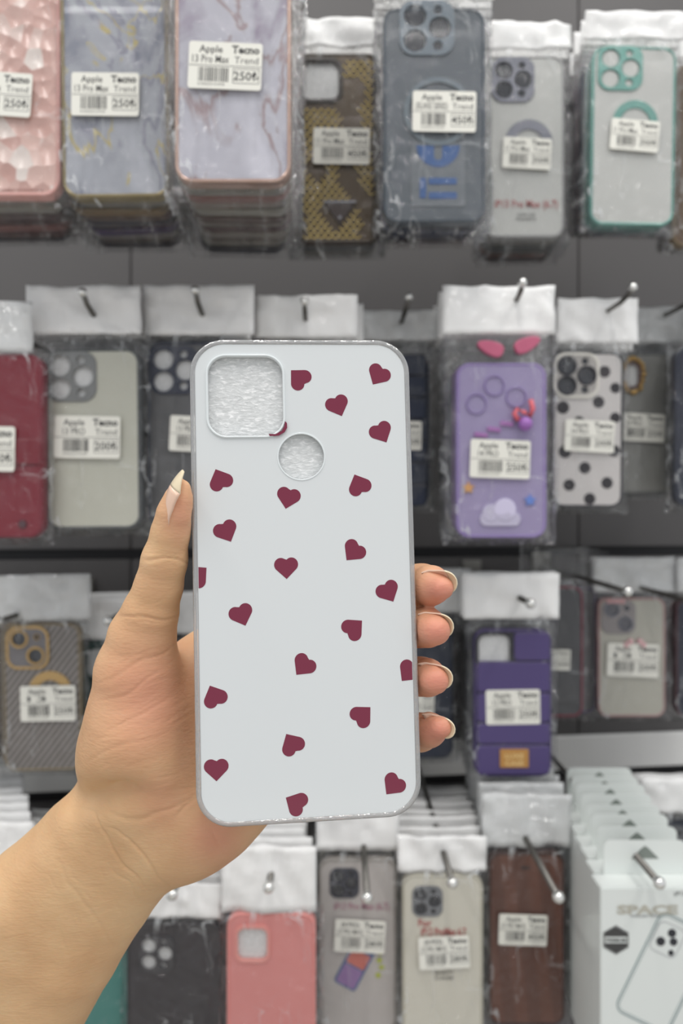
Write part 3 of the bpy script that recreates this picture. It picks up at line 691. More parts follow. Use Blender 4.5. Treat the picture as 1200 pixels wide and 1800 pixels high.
stack('plain salmon-pink case in the bottom row', 400, 555, 1600, 1920, .60, st, header=(391, 1482, 556, 1598), back=(450, 1600, .80, 8), names=['blue', 'clear', 'grey', 'clear', 'clear', 'grey', 'rose', 'clear'], group=g4, place='salmon-pink case')
def card(label_, c, w_, h_, q, mat, title, tx, ty, tw, cam_, phone=None):
    pass
def ex(root, c, w_, h_, q):
    link('model_print', textw('iP13 Pro Max (6.7)', .05, .0085, q(635, 0)[0], q(0, 1593)[1], T/2+.0002, .01), plain('mauve_print', (178, 120, 140), .5), c)
    x, z = q(624, 1690)
    ph = link('phone_picture', slab([rr(.022, .044, .003, 4)], T/2-.0004, T/2+.0001), plain('blue_picture_edge', (96, 116, 158), .4), c, (x, 0, z)); ph.rotation_euler = (0, math.radians(28), 0)
    link('picture_screen', join([slab([rr(.018, .014, .001, 2, 0, .006)], T/2, T/2+.0002)]), plain('coral_picture', (214, 124, 112), .4), ph)
    link('picture_panel', join([slab([rr(.018, .018, .001, 2, 0, -.0115)], T/2, T/2+.0002)]), plain('violet_picture', (158, 126, 176), .4), ph)
    link('leaf_print', join([slab([circ(*q(px, py), .003, 4)], T/2-.0004, T/2+.0001) for px, py in ((668, 1668), (666, 1682), (670, 1694), (664, 1708))]), plain('lime_print', (188, 196, 84), .5), c)
st = dict(rim=plain('grey_card_rim', (164, 158, 152), .35, coat=.2), back=plain('grey_card', (200, 194, 190), .4), cam=(.33, .137, .37, 'pro', plain('dark_camera_picture', (58, 60, 72), .3, coat=.3)), lens=BLACKG)
stack('grey-white packaged case with a small phone picture and mauve model name', 560, 697, 1506, 1806, .655, st, header=(556, 1400, 700, 1490),
      label=(632, 1637, 88, 3, ('(KPES)', '(13 PRO MAX)', '280')), back=(632, 1520, .82, 7), names=['clear', 'black', 'clear', 'grey', 'clear', 'cream', 'grey'], group=g4, place='grey-white packaged case', extra=ex)
def ex(root, c, w_, h_, q):
    rp = plain('brick_red_print', (190, 96, 92), .5)
    link('model_print', join([text('For', .0085, q(734, 0)[0], q(0, 1622)[1], T/2+.0002, 'LEFT', .02), textw('iP13 ProMax 6.7', .04, .0095, q(778, 0)[0], q(0, 1638)[1], T/2+.0002, .02)]), rp, c)
    link('small_print', join([textw(s_, .017, .004, q(779, 0)[0], q(0, y_)[1], T/2+.0002) for s_, y_ in (('HIGH', 1697), ('QUALITY', 1706), ('CASE', 1715))]), INK, c)
st = dict(rim=plain('cream_card_rim', (198, 194, 178), .35, coat=.2), back=plain('cream_card', (222, 218, 204), .4), cam=(.31, .15, .37, 'pro', plain('grey_camera_picture', (122, 124, 128), .3, coat=.3)), lens=BLACKG)
stack('cream packaged case with brick-red model name in the bottom row', 706, 847, 1533, 1838, .64, st, header=(698, 1466, 853, 1528),
      label=(778, 1665, 88, -3, ('(KPES)', '(13 PRO MAX)', '280')), back=(755, 1550, .82, 7), names=['clear', 'cream', 'clear', 'grey', 'clear', 'clear', 'grey'], group=g4, place='cream packaged case', extra=ex)
st = dict(rim=plain('dark_brown_rim', (66, 44, 40), .4), back=wave_mat('brown_leather', (98, 62, 50), (110, 70, 56), 14, (0, .1, 0)))
def ex(root, c, w_, h_, q):
    link('speaker_slot', slab([rr(.008, .0018, .0008, 3, *q(921, 1521))], T/2-.0006, T/2-.0001), INK, c)
stack('brown leather-look flip case with a price sticker beside the white boxes', 856, 990, 1494, 1796, .66, st, header=(845, 1392, 1000, 1484),
      label=(915, 1626, 84, 2, ('Apple', '(13 PRO MAX)', '450')), back=(880, 1510, .82, 6), names=['black', 'navy', 'clear', 'clear', 'grey', 'clear'], group=g4, place='brown leather-look case', head=HEADC, extra=ex)
stack('black case under a small white header, behind the white boxes at the right', 1142, 1250, 1434, 1690, .76, dict(rim=RIMS['black'][0], back=BACKP['navy'], cam=(.32, .16, .5, 'two', RIMS['grey'][0]), lens=BLACKG), header=(1124, 1366, 1262, 1426),
      back=(1160, 1530, .86, 4), names=['clear', 'black', 'clear', 'grey'], group=g4, place='black case by the boxes')

# ---------------------------------------------------------------- white retail boxes on the last peg
CARTON = plain('white_carton', (226, 231, 228), .35, coat=.25); CARTS = plain('grey_print', (186, 184, 172), .4)
bx = P(1055, 1560, .55); BW, BH, BD = .086, .175, .021
def euro(cx_, cz_, s): return [(cx_-s, cz_-.3*s), (cx_-.25*s, cz_+.45*s), (cx_, cz_+.62*s), (cx_+.25*s, cz_+.45*s), (cx_+s, cz_-.3*s)]
proto = None
for k in range(8):
    loc = bx+Vector((BW/2+.003*k, .0228*k, -BH/2+(.0006*(k % 3)))); lab = 'white retail box, %s in line behind the front white box' % ORD[k-1] if k else 'front white retail box with grey lettering, hexagon badge and phone drawing'
    if proto is None:
        r = empty('retail_box', loc, lab, 'box', 'white retail boxes on the last peg')
        a = link('carton', bevel_box(-BW/2, BW/2, 0, BD, -BH/2, BH/2, .0009), CARTON, r)
        b = link('hang_tab', slab([rr(.066, .046, .006, 5, 0, BH/2+.004), euro(0, BH/2+.0155, .0115)], -BD-.0001, -BD+.0006), CARTON, r)
        hw_ = link('hole_fill', slab([euro(0, BH/2+.0155, .0112)], -BD+.0001, -BD+.0003), plain('grey_hole_fill', (128, 136, 130), .3), b)  # flat grey sheet filling the hang hole
        proto = (r, a, b)
        q = lambda px, py: ((px-600)/F*.55-loc.x, (900-py)/F*.55+CZ-loc.z)
        link('brand_lettering', textw('SPACE', .047, .0092, *q(1137, 1606), .0003, .05), CARTS, a)
        link('collection_lettering', textw('COLLECTION', .023, .0028, *q(1134, 1612), .0003), INK, a)
        link('model_lettering', text('(iP13 Pro Max)', .0045, *q(1184, 1574), .0003), INK, a)
        hx, hz = q(1082, 1652); hexa = lambda r_: [(hx+r_*math.sin(math.pi*i/3), hz+r_*math.cos(math.pi*i/3)) for i in range(6)]
        link('hexagon_badge', join([slab([hexa(.0102), rr(.017, .0052, .0003, 1, hx, hz)], .0, .0003), slab([hexa(.0112), hexa(.0107)], 0, .0003)]), plain('badge_charcoal', (70, 70, 70), .4), a)
        link('badge_lettering', textw('PREMIUM', .015, .0034, hx, hz-.0012, .0005, .02), INK, a)
        x, z = q(1160, 1705)
        pd_ = link('phone_drawing', join([slab([rr(.046, .085, .008, 6), rr(.0445, .0835, .0073, 6)], 0, .0003), slab([rr(.042, .081, .006, 6), rr(.0415, .0805, .0058, 6)], 0, .0003)]), plain('drawing_teal_grey', (118, 138, 140), .4), a, (x+.003, 0, z-.002)); pd_.rotation_euler = (0, math.radians(26), 0)
        link('drawn_lenses', join([slab([circ(-.008+i*.0, .030-j*.0, .0032)], 0, .0004) for i, j in ((0, 0),)]+[slab([circ(x_, z_, r_)], 0, .0004) for x_, z_, r_ in ((-.013, .0205, .0034), (-.004, .0245, .0030), (-.002, .016, .0022))]), BLACKG, pd_)
        link('drawn_island', slab([rr(.022, .024, .005, 6, -.009, .024), rr(.0215, .0235, .0048, 6, -.009, .024)], 0, .0003), SILV, pd_)
    else:
        r = proto[0].copy(); C.objects.link(r); r.location = loc; r['label'] = lab
        for o in proto[1:]:
            c2 = o.copy(); C.objects.link(c2); c2.parent = r
            if o is proto[2]: h2 = hw_.copy(); C.objects.link(h2); h2.parent = c2

# ---------------------------------------------------------------- display pegs
for t_, d_, b_, l_ in [((145, 514), .565, (166, 556), 'bent steel peg with ball tip above the frosted grey case'), ((343, 510), .575, (354, 550), 'bent steel peg above the navy case with smoky back'),
        ((535, 530), .60, (537, 562), 'short bent peg above the middle of the held case'), ((718, 522), .62, (709, 556), 'bent steel peg above the navy quilted case'),
        ((918, 497), .575, (909, 525), 'bent steel peg with ball tip above the lilac case'), ((1112, 505), .62, (1090, 532), 'bent steel peg above the polka dot case'), ((1222, 520), .67, (1200, 538), 'bent steel peg at the right edge of the second row'),
        ((-60, 530), .55, (-40, 560), 'bent steel peg above the crimson wallet case')]:
    hook(t_, d_, l_, b_)
for t_, d_, l_ in [((-3, 1092), .66, 'straight steel peg at the left edge above the carbon-weave case'), ((190, 1091), .68, 'straight peg with ball tip through the header beside the hand'), ((400, 1085), .72, 'straight peg hidden behind the held case'),
        ((932, 1061), .645, 'straight steel peg above the purple quilted case'), ((1103, 1040), .66, 'long straight peg slanting in front of the red-edged case'), ((1232, 1062), .68, 'long straight peg at the right edge of the third row'), ((738, 1050), .70, 'straight peg behind the fingertips'),
        ((303, 1572), .57, 'straight peg above the charcoal case'), ((472, 1560), .575, 'straight peg above the salmon-pink case'), ((645, 1578), .565, 'straight peg crossing the grey-white packaged case'), ((795, 1552), .585, 'straight peg crossing the cream packaged case'),
        ((981, 1577), .555, 'long straight peg crossing the brown case'), ((1158, 1552), .53, 'straight peg through the tabs of the white boxes'), ((150, 1560), .58, 'straight peg behind the wrist')]:
    hook(t_, d_, l_, None, .0027)

# ---------------------------------------------------------------- the held case
HLOC = Vector((-.01234, .24561, CZ-.0225)); HROT = Euler((math.radians(-2.7), math.radians(-1.15), math.radians(5.54)), 'XYZ')
held = empty('phone_case', HLOC, 'white phone case printed with small burgundy hearts, held up in the hand', 'phone case', None, HROT)
HM = Matrix.LocRotScale(HLOC, HROT, None); HI = HM.inverted()
HW, HH, HT = .0765, .1655, .0095     # width, height, depth; the outer face is the plane y=0
def onface(px, py):
    o = HI @ Vector((0, 0, CZ)); t = HI @ P(px, py, 1.0); dv = t-o; f = -o.y/dv.y; r = o+dv*f; return (r.x, r.z)
GLASSY = film('clear_bumper', (250, 251, 250), haze=.28, gl=.13, bump=.15, scale=120, rough=.06, fr=.75)
WHITEP = plain('white_printed_back', (220, 224, 225), .16, coat=.35, spec=.4)
BURG = plain('burgundy_print', (122, 34, 62), .22, coat=.3)
R0 = .0118
link('clear_bumper', slab([rr(HW, HH, R0, 12), rr(HW-.0040, HH-.0038, R0-.0019, 12)], -HT, .0002, .0009, 4), GLASSY, held)
sq = [onface(431.5, 696)]; c0 = onface(365, 627); c1 = onface(498, 765)
cx_, cz_ = (c0[0]+c1[0])/2, (c0[1]+c1[1])/2; cw, chh = c1[0]-c0[0], c0[1]-c1[1]
kx, kz = onface(529.5, 802.5); kr = (onface(570, 802)[0]-onface(489, 802)[0])/2
bp = link('back_panel', slab([rr(HW-.0032, HH-.0031, R0-.0015, 12), rr(cw, chh, .0062, 10, cx_, cz_), circ(kx, kz, kr, 48)], -.0014, -.0002, .0003, 3), WHITEP, held)
LIP = plain('white_lip', (228, 234, 235), .12, coat=.5)
link('camera_lip', join([slab([rr(cw+.0016, chh+.0016, .0069, 12, cx_, cz_), rr(cw+.0002, chh+.0002, .0062, 12, cx_, cz_)], -.0014, .0005, .0003, 3)]), LIP, held)
link('lens_lip', slab([circ(kx, kz, kr+.0004, 48), circ(kx, kz, kr-.0001, 48)], -.0014, .0, .0001, 2), LIP, held)
link('foam_sheet', slab([rr(HW-.008, HH-.008, .009, 8)], -.0036, -.0026), foam('held_case_foam', (224, 226, 226)), held)
# printed hearts, cut off at the panel edge
def heart_pts(s=1.0, n=16):
    """two round lobes over straight sides, tip towards -y"""
    q_ = s/1.707; k = q_/(2*math.sqrt(2)); r_ = q_/2; pts = [(0, -2.1*k)]
    for i in range(n+1):
        a = math.radians(-45+180*i/n); pts.append((1.1*k+r_*.97*math.cos(a), .9*k+r_*math.sin(a)))
    for i in range(1, n+1):
        a = math.radians(45+180*i/n); pts.append((-1.1*k+r_*.97*math.cos(a), .9*k+r_*math.sin(a)))
    return pts
def clip(pts, a, b):
    """keep x between a and b (Sutherland-Hodgman)"""
    for sgn, lim in ((1, a), (-1, -b)):
        out = []
        for i, p in enumerate(pts):
            q_ = pts[i-1]; ip = p[0]*sgn >= lim; iq = q_[0]*sgn >= lim
            if ip != iq:
                f = (lim/sgn-q_[0])/(p[0]-q_[0]); out.append((lim/sgn, q_[1]+(p[1]-q_[1])*f))
            if ip: out.append(p)
        pts = out
    return pts
HE = [(524, 663, -1, -1), (664, 661, -.62, 1), (594, 715, .38, 1), (671, 762, .5, 1), (386, 841, -.42, -1), (506, 877, -.25, 1), (630, 850, -.42, -1), (398, 936, .45, 1), (620, 971, -.68, .8),
      (349, 1010, 1, -.85), (503, 1000, .02, 1), (683, 1042, .5, 1), (425, 1083, .35, 1), (623, 1103, 1, -.85), (532, 1172, -.85, 1), (717, 1183, -.85, 1), (376, 1222, -.42, -1), (638, 1256, 1, -.9),
      (512, 1306, -.55, -1), (380, 1355, 0, 1), (690, 1382, -.85, 1), (518, 1411, -1, -.6)]
hm = []
for px, py, tx, ty in HE:
    x, z = onface(px, py); a = math.atan2(-ty, tx)+math.pi/2; ca, sa = math.cos(a), math.sin(a)
    pts = [(x+u*ca-v*sa, z+u*sa+v*ca) for u, v in heart_pts(.0080)]
    pts = clip(pts, -HW/2+.0020, HW/2-.0020)
    hm.append(slab([pts], -.0004, -.00012))
arc = [onface(*p) for p in ((472, 763), (484, 763.5), (495, 758), (499.5, 750), (501, 741), (504, 744), (504.5, 752), (500, 760), (490, 766), (474, 767))]
hm.append(slab([arc], -.0001, .0006))
link('heart_print', join(hm), BURG, held)

# ---------------------------------------------------------------- the hand
import time
D = {}
def S(px, py, d, rp):      # strand point: place in the photograph, depth, radius as seen in pixels there
    v = P(px, py, d); return (v.x, v.y, v.z, rp*d/F)
STR = []   # (points, blend)
STR += [  # thumb
 ([S(319, 858, .2392, 17), S(314, 876, .2398, 24), S(307, 902, .2408, 30), S(300, 935, .243, 33), S(289, 985, .246, 39), S(279, 1030, .249, 41), S(264, 1078, .252, 48), S(250, 1120, .255, 58), S(243, 1180, .258, 74), S(246, 1250, .261, 88), S(252, 1320, .266, 98)], .006)]
STR += [  # palm and heel
 ([S(252, 1320, .268, 100), S(300, 1370, .275, 100), S(330, 1420, .278, 92)], .010),
 ([S(345, 1190, .281, 60), S(370, 1290, .280, 82), S(360, 1400, .277, 96), S(330, 1450, .278, 80)], .010),
 ([S(380, 1180, .288, 60), S(470, 1250, .286, 80), S(440, 1350, .282, 86), S(380, 1408, .276, 84)], .010),
 ([S(365, 1150, .290, 42), S(320, 1215, .276, 62)], .008)]
STR += [  # forearm
 ([S(228, 1405, .279, 92), S(150, 1490, .284, 88), S(65, 1575, .288, 95), S(-100, 1780, .300, 105), S(-330, 2060, .32, 112), S(-560, 2290, .345, 122)], .014),
 ([S(320, 1430, .280, 80), S(250, 1490, .284, 80), S(185, 1570, .289, 84), S(120, 1665, .292, 90), S(40, 1790, .30, 100), S(-120, 2060, .32, 112), S(-400, 2370, .345, 122)], .014)]
STR += [  # fingers behind the case, their tips curling round the right edge
 ([S(390, 1150, .292, 46), S(500, 1085, .297, 44), S(610, 1040, .290, 40), S(700, 1028, .276, 36), S(742, 1028, .266, 36), S(758, 1029, .2555, 34), S(777, 1034, .2480, 21)], .0012),
 ([S(420, 1210, .292, 46), S(530, 1150, .299, 45), S(640, 1115, .291, 41), S(705, 1103, .277, 37), S(738, 1102, .2665, 35), S(750, 1103, .2555, 34), S(765, 1108, .2475, 27)], .0012),
 ([S(430, 1280, .290, 46), S(530, 1225, .298, 43), S(640, 1200, .290, 39), S(705, 1190, .277, 34), S(740, 1189, .2665, 33), S(751, 1191, .2560, 32), S(764, 1196, .2485, 25)], .0012),
 ([S(420, 1350, .286, 46), S(520, 1320, .292, 40), S(630, 1300, .286, 35), S(705, 1292, .275, 32), S(738, 1287, .2665, 32), S(754, 1283, .2575, 29), S(774, 1278, .2505, 20)], .0012)]
G = .0011
pts_all = [p for s_, _ in STR for p in s_]
lo = np.array([min(p[i]-p[3] for p in pts_all)-.008 for i in range(3)]); hi = np.array([max(p[i]+p[3] for p in pts_all)+.008 for i in range(3)])
N = np.ceil((hi-lo)/G).astype(int)+1
ax = [lo[i]+G*np.arange(N[i]) for i in range(3)]
def strand_sdf(s_, X, Y, Z):
    out = None
    for a, b in zip(s_[:-1], s_[1:]):
        a3, b3 = np.array(a[:3]), np.array(b[:3]); ab = b3-a3; L = ab @ ab
        t = np.clip(((X-a3[0])*ab[0]+(Y-a3[1])*ab[1]+(Z-a3[2])*ab[2])/L, 0, 1)
        dd = np.sqrt((X-a3[0]-t*ab[0])**2+(Y-a3[1]-t*ab[1])**2+(Z-a3[2]-t*ab[2])**2)-(a[3]+(b[3]-a[3])*t)
        if out is None: out = dd
        else:
            k = .002; h = np.clip(.5+.5*(out-dd)/k, 0, 1); out = out+(dd-out)*h-k*h*(1-h)
    return out
field = np.full(tuple(N), .05, np.float32)
def body_fields():
    groups = {'body': STR[:7], 'f0': STR[7:8], 'f1': STR[8:9], 'f2': STR[9:10], 'f3': STR[10:11]}
    return groups
for s_, k in STR:
    ps = np.array(s_); m = .020
    i0 = [max(0, int((min(p[i]-p[3] for p in s_)-m-lo[i])/G)) for i in range(3)]
    i1 = [min(N[i], int((max(p[i]+p[3] for p in s_)+m-lo[i])/G)+2) for i in range(3)]
    sl = tuple(slice(a, b) for a, b in zip(i0, i1))
    X = ax[0][sl[0]][:, None, None]; Y = ax[1][sl[1]][None, :, None]; Z = ax[2][sl[2]][None, None, :]
    dd = strand_sdf(s_, X, Y, Z); cur = field[sl]
    h = np.clip(.5+.5*(cur-dd)/k, 0, 1); field[sl] = cur+(dd-cur)*h-k*h*(1-h)
# press the flesh flat where the case sits on it
inv = np.array(HI); Rm = inv[:3, :3]; tv = inv[:3, 3]
i_ = int((-.075-lo[0])/G); k_ = int((CZ-.13-lo[2])/G)
X = ax[0][i_:, None, None]; Y = ax[1][None, :, None]; Z = ax[2][None, None, k_:]
lx = Rm[0, 0]*X+Rm[0, 1]*Y+Rm[0, 2]*Z+tv[0]; ly = Rm[1, 0]*X+Rm[1, 1]*Y+Rm[1, 2]*Z+tv[1]; lz = Rm[2, 0]*X+Rm[2, 1]*Y+Rm[2, 2]*Z+tv[2]
qx = np.abs(lx)-HW/2+R0-.0001; qz = np.abs(lz)-HH/2+R0-.0001
d2 = np.sqrt(np.maximum(qx, 0)**2+np.maximum(qz, 0)**2)+np.minimum(np.maximum(qx, qz), 0)-R0
dy = np.maximum(-.002-ly, ly-HT-.0001)
boxd = np.maximum(d2, dy)
field[i_:, :, k_:] = np.maximum(field[i_:, :, k_:], -boxd.astype(np.float32))
del lx, ly, lz, qx, qz, d2, dy, boxd
def surface_nets(f):
    ins = f < 0
    cs = [(i, j, k) for i in (0, 1) for j in (0, 1) for k in (0, 1)]
    sh = tuple(n-1 for n in f.shape)
    cnt = np.zeros(sh, np.int8)
    for i, j, k in cs: cnt += ins[i:i+sh[0], j:j+sh[1], k:k+sh[2]]
    act = np.argwhere((cnt > 0) & (cnt < 8)); idx = -np.ones(sh, np.int64); idx[tuple(act.T)] = np.arange(len(act))
    acc = np.zeros((len(act), 3)); num = np.zeros(len(act))
    for a in cs:
        for ax_ in range(3):
            if a[ax_]: continue
            b = list(a); b[ax_] = 1
            fa = f[tuple((act+a).T)]; fb = f[tuple((act+b).T)]; cr = (fa < 0) != (fb < 0)
            t = np.where(cr, fa/(np.where(fa == fb, 1, fa-fb)), 0)
            p = np.tile(np.array(a, float), (len(act), 1)); p[:, ax_] += t
            acc += p*cr[:, None]; num += cr
    V = act+acc/num[:, None]
    faces = []
    for ax_ in range(3):
        a = [slice(None)]*3; b = [slice(None)]*3; a[ax_] = slice(0, -1); b[ax_] = slice(1, None)
        A = ins[tuple(a)]; B = ins[tuple(b)]; e = np.argwhere(A != B); u, v = [(1, 2), (2, 0), (0, 1)][ax_]
        e = e[(e[:, u] > 0) & (e[:, v] > 0) & (e[:, u] < sh[u]) & (e[:, v] < sh[v])]
        flip = A[tuple(e.T)]
        q = []
        for du, dv in ((1, 1), (0, 1), (0, 0), (1, 0)):
            c = e.copy(); c[:, u] -= du; c[:, v] -= dv; q.append(idx[tuple(c.T)])
        q = np.stack(q, 1); q[~flip] = q[~flip][:, ::-1]; faces.append(q)
    return V, np.concatenate(faces)
V, Q = surface_nets(field); V = lo+V*G; del field
# relax a little
for it in range(2):
    nb = np.zeros_like(V); nc = np.zeros(len(V))
    for a, b in ((0, 1), (1, 2), (2, 3), (3, 0)):
        np.add.at(nb, Q[:, a], V[Q[:, b]]); np.add.at(nc, Q[:, a], 1); np.add.at(nb, Q[:, b], V[Q[:, a]]); np.add.at(nc, Q[:, b], 1)
    V = V*.5+.5*nb/nc[:, None]
me = bpy.data.meshes.new('hand'); me.from_pydata(V.tolist(), [], Q.tolist()); me.update()
me.polygons.foreach_set('use_smooth', [True]*len(me.polygons))
ob = bpy.data.objects.new('h', me); sb = ob.modifiers.new('s', 'SUBSURF'); sb.levels = 1; sb.render_levels = 1
me2 = ev_mesh(ob); bpy.data.meshes.remove(me); me = me2
# creases, as seen on the palm side
co = np.empty(len(me.vertices)*3); me.vertices.foreach_get('co', co); co = co.reshape(-1, 3)
no = np.empty(len(me.vertices)*3); me.vertices.foreach_get('normal', no); no = no.reshape(-1, 3)
px = 600+F*co[:, 0]/co[:, 1]; py = 900-F*(co[:, 2]-CZ)/co[:, 1]
front = (no[:, 1] < .25)
CR = [([(243, 984), (262, 985), (290, 982), (312, 988), (335, 992)], .0007, 2.6), ([(252, 976), (300, 976), (330, 984)], .0003, 2.0), ([(215, 1085), (255, 1084), (285, 1084), (308, 1083)], .0008, 2.8), ([(240, 1092), (290, 1090)], .0003, 3),
      ([(172, 1200), (215, 1180), (255, 1160), (290, 1148), (312, 1120)], .0003, 3.5), ([(168, 1235), (215, 1225), (255, 1200), (300, 1178)], .0003, 3),
      ([(185, 1290), (225, 1265), (262, 1245), (300, 1230)], .0003, 3), ([(150, 1335), (190, 1318), (230, 1300), (275, 1290)], .00025, 3),
      ([(165, 1425), (215, 1442), (250, 1440), (300, 1425), (335, 1400), (345, 1390)], .0005, 4), ([(140, 1425), (170, 1450), (190, 1480), (215, 1515), (240, 1548), (258, 1566)], .0007, 3.2),
      ([(185, 1455), (230, 1470), (255, 1500), (275, 1540), (295, 1560)], .0007, 3.2), ([(195, 1525), (222, 1555), (245, 1590)], .0003, 3), ([(310, 1445), (325, 1420), (345, 1400)], .0005, 4), ([(370, 1455), (378, 1475), (382, 1490)], .0004, 3),
      ([(90, 1500), (120, 1540), (150, 1590), (185, 1640), (215, 1668)], .0003, 5)]
disp = np.zeros(len(co))
def pl_dist(pts, wob):
    best = np.full(len(px), 1e9)
    for (x0, y0), (x1, y1) in zip(pts[:-1], pts[1:]):
        dx, dy_ = x1-x0, y1-y0; L = dx*dx+dy_*dy_; t = np.clip(((px-x0)*dx+(py-y0)*dy_)/L, 0, 1)
        best = np.minimum(best, np.hypot(px-x0-t*dx, py-y0-t*dy_))
    return best
wx = 4*np.sin(py/23.+px/41.)+2*np.sin(px/11.+py/17.); wy = 4*np.sin(px/27.-py/35.)+2*np.sin(py/9.+px/13.)
def crease(pts):
    best = np.full(len(px), 1e9); par = np.zeros(len(px)); L_ = [math.dist(p, q) for p, q in zip(pts[:-1], pts[1:])]; tot = sum(L_); s0 = 0
    for (x0, y0), (x1, y1), ll in zip(pts[:-1], pts[1:], L_):
        dx, dy_ = x1-x0, y1-y0; t = np.clip(((px+wx-x0)*dx+(py+wy-y0)*dy_)/(ll*ll), 0, 1)
        dd = np.hypot(px+wx-x0-t*dx, py+wy-y0-t*dy_); m_ = dd < best; best[m_] = dd[m_]; par[m_] = (s0+t[m_]*ll)/tot; s0 += ll
    return best, np.sqrt(np.clip(np.sin(np.pi*np.clip(par, .02, .98)), 0, 1))
for pts, dep, wd in CR:
    dd, wt = crease(pts); dep = dep*.75
    disp -= dep*wt*np.exp(-(dd/(wd*.8))**2)
    disp += dep*wt*.15*np.exp(-((dd-wd*2.6)/(wd*2))**2)
rc = random.Random(3)
for k in range(46):      # fine lines over the ball of the thumb and the wrist
    x = rc.uniform(165, 310); y = rc.uniform(1150, 1400); a = math.radians(-22+rc.uniform(-9, 9)); ln = rc.uniform(18, 60)
    if k > 34: x = rc.uniform(60, 260); y = rc.uniform(1470, 1680); a = math.radians(50+rc.uniform(-10, 10))
    dd, wt = crease([(x, y), (x+ln*math.cos(a), y+ln*math.sin(a))]); disp -= .00012*wt*np.exp(-(dd/2.2)**2)
# hollow above the wrist
disp -= .0088*np.exp(-(((px-195)/60)**2+((py-1404)/27)**2))
disp += .0022*np.exp(-(((px-220)/70)**2+((py-1320)/45)**2))
disp += .0010*np.exp(-(((px-110)/26)**2+((py-1425)/60)**2))
disp[~front] = 0
co += no*disp[:, None]
me.vertices.foreach_set('co', co.ravel())
# where the skin is naturally rosier (fingertips, pads of the palm)
red = np.zeros(len(co))
for x, y, sx, sy, a in ((775, 1040, 60, 50, .9), (768, 1112, 60, 45, .9), (768, 1198, 60, 45, .9), (770, 1285, 60, 45, .9), (315, 900, 35, 60, .55), (262, 1225, 100, 120, .6), (380, 1470, 60, 60, .6), (290, 1400, 60, 80, .35), (325, 1300, 40, 200, .35), (280, 1020, 60, 60, .15)):
    red = np.maximum(red, a*np.exp(-(((px-x)/sx)**2+((py-y)/sy)**2)))
at = me.attributes.new('rosiness', 'FLOAT', 'POINT'); at.data.foreach_set('value', red.astype(np.float32))
m, n, l, b = nt('skin')
a_ = n.new('ShaderNodeAttribute'); a_.attribute_name = 'rosiness'
tc = n.new('ShaderNodeTexCoord'); x1 = n.new('ShaderNodeTexNoise'); x1.inputs['Scale'].default_value = 45; x1.inputs['Detail'].default_value = 4; l.new(tc.outputs['Object'], x1.inputs['Vector'])
r1 = ramp(n, [(.3, (210, 167, 124)), (.55, (220, 180, 136)), (.8, (227, 191, 147))]); l.new(x1.outputs['Fac'], r1.inputs[0])
mx = n.new('ShaderNodeMix'); mx.data_type = 'RGBA'; l.new(a_.outputs['Fac'], mx.inputs[0]); l.new(r1.outputs[0], mx.inputs[6]); mx.inputs[7].default_value = (*s2l((212, 138, 120)), 1)
l.new(mx.outputs[2], b.inputs['Base Color'])
b.inputs['Subsurface Weight'].default_value = .25; b.inputs['Subsurface Radius'].default_value = (1, .35, .18); b.inputs['Subsurface Scale'].default_value = .004
b.inputs['Roughness'].default_value = .5; b.inputs['Specular IOR Level'].default_value = .35
x2 = n.new('ShaderNodeTexVoronoi'); x2.inputs['Scale'].default_value = 900; mp = n.new('ShaderNodeMapping'); l.new(tc.outputs['Object'], mp.inputs[0]); mp.inputs['Rotation'].default_value = (0, .5, 0); mp.inputs['Scale'].default_value = (.5, .5, 1.3)
l.new(mp.outputs[0], x2.inputs['Vector'])
x3 = n.new('ShaderNodeTexNoise'); x3.inputs['Scale'].default_value = 170; x3.inputs['Detail'].default_value = 5; x3.inputs['Distortion'].default_value = 1.2; l.new(mp.outputs[0], x3.inputs['Vector'])
ad = n.new('ShaderNodeMath'); ad.operation = 'MULTIPLY_ADD'; ad.inputs[1].default_value = .25; l.new(x2.outputs['Distance'], ad.inputs[0]); l.new(x3.outputs['Fac'], ad.inputs[2])
bu = n.new('ShaderNodeBump'); bu.inputs['Strength'].default_value = .35; bu.inputs['Distance'].default_value = .0008; l.new(ad.outputs[0], bu.inputs['Height']); l.new(bu.outputs[0], b.inputs['Normal'])
SKIN = m
hand_base = P(120, 1600, .29)
me.transform(Matrix.Translation(-hand_base))
hand = link('person', me, SKIN, None, hand_base)
tag(hand, 'left hand and bare forearm of a person holding up the white heart case', 'person')

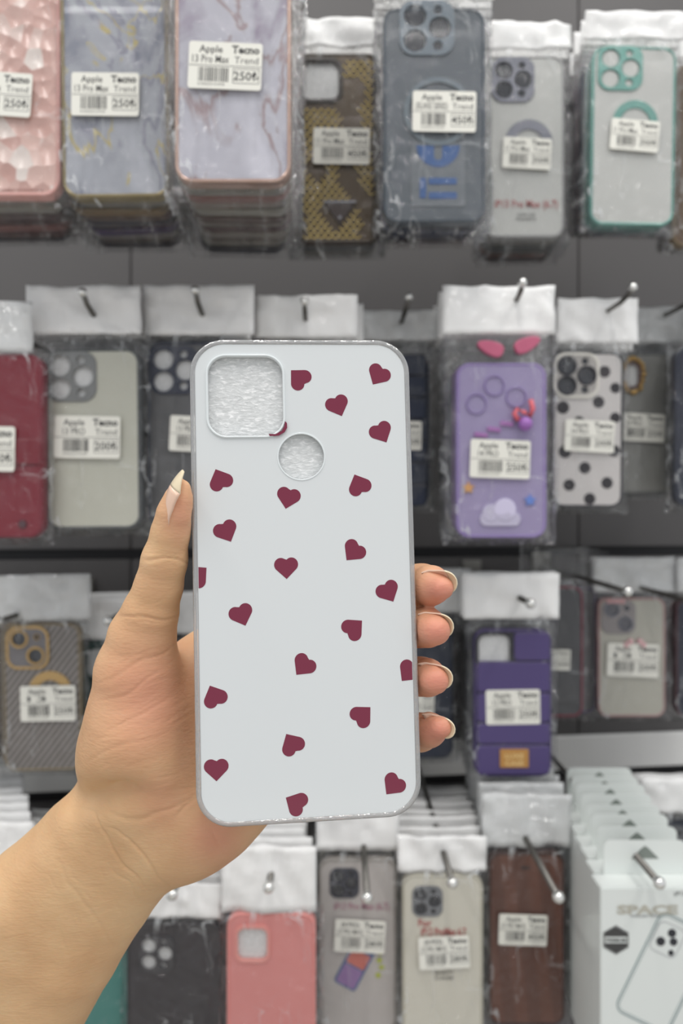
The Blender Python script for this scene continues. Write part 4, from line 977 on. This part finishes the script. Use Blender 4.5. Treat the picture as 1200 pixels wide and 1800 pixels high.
NAIL = plain('bare_nail', (232, 196, 172), .22, coat=.5); TIPM = plain('cream_nail_tip', (232, 216, 184), .25, coat=.4)
def nail(tip, D_, N_, length, width, free, curve_r, pointed=.3, back=None):
    """tip: point of the skin surface under the start of the free edge; D_ towards the nail end, N_ out of the nail"""
    D_ = D_.normalized(); N_ = (N_-D_*N_.dot(D_)).normalized(); Wv = D_.cross(N_)
    out = []
    for nm, a0, a1, mt in (('fingernail', -length, 0, NAIL), ('nail_tip', 0, free, TIPM)):
        bm = bmesh.new(); nu, nv = 12, 8; G_ = {}
        for s_ in (0, 1):
            for i in range(nu+1):
                for j in range(nv+1):
                    u = i/nu*2-1; v = a0+(a1-a0)*j/nv; wv = width/2
                    if nm == 'nail_tip': wv *= math.sqrt(max(0.02, 1-(max(0, v)/(free*1.02))**2))*(1-pointed)+pointed*(1-v/free*.85)
                    else: wv *= 1-.12*(-v/length)**2
                    ang = u*wv/curve_r; rad_ = curve_r-.00045*s_
                    if nm == 'fingernail' and v < -length*.8: rad_ -= .0006*((-v/length-.8)/.2)
                    arch = -.035*v*v/max(length, .001)*8
                    p = tip+D_*v+Wv*(math.sin(ang)*rad_)+N_*(math.cos(ang)*rad_-curve_r+.0003+arch)
                    if nm == 'fingernail': p -= D_*(abs(u)**3*.001 if v < -length*.6 else 0)
                    G_[s_, i, j] = bm.verts.new(p-hand_base)
        for i in range(nu):
            for j in range(nv):
                bm.faces.new((G_[0, i, j], G_[0, i+1, j], G_[0, i+1, j+1], G_[0, i, j+1])).smooth = True
                bm.faces.new((G_[1, i, j], G_[1, i, j+1], G_[1, i+1, j+1], G_[1, i+1, j])).smooth = True
        for i in range(nu):
            for j in (0, nv): bm.faces.new((G_[0, i, j], G_[1, i, j], G_[1, i+1, j], G_[0, i+1, j]))
        for j in range(nv):
            for i in (0, nu): bm.faces.new((G_[0, i, j], G_[1, i, j], G_[1, i, j+1], G_[0, i, j+1]))
        bmesh.ops.recalc_face_normals(bm, faces=bm.faces)
        me_ = bpy.data.meshes.new('n'); bm.to_mesh(me_); bm.free()
        out.append(link(nm, me_, mt, hand if nm == 'fingernail' else out[0]))
# thumb: nail on its left side, pointing up
nail(P(301, 854, .2362), P(324, 820, .2352)-P(280, 896, .2372), Vector((-.80, -.45, .30)), .0118, .0122, .0064, .0070, .75)
for cx_, cy_, d_, nx_, nz_, w_, r_ in ((766, 1030, .2490, .91, .40, .0100, 27), (758, 1105, .2490, .94, .33, .0104, 28), (757, 1193, .2495, .96, .22, .0100, 27), (764, 1280, .2510, .99, .08, .0084, 23)):
    nail(P(cx_+r_*nx_*.94, cy_-r_*nz_*.94, d_), Vector((nx_*.75, -.66, nz_*.3-.16)), Vector((nx_*.62, .75, nz_*.75)), .0075, w_, .0036, .0058, .12)
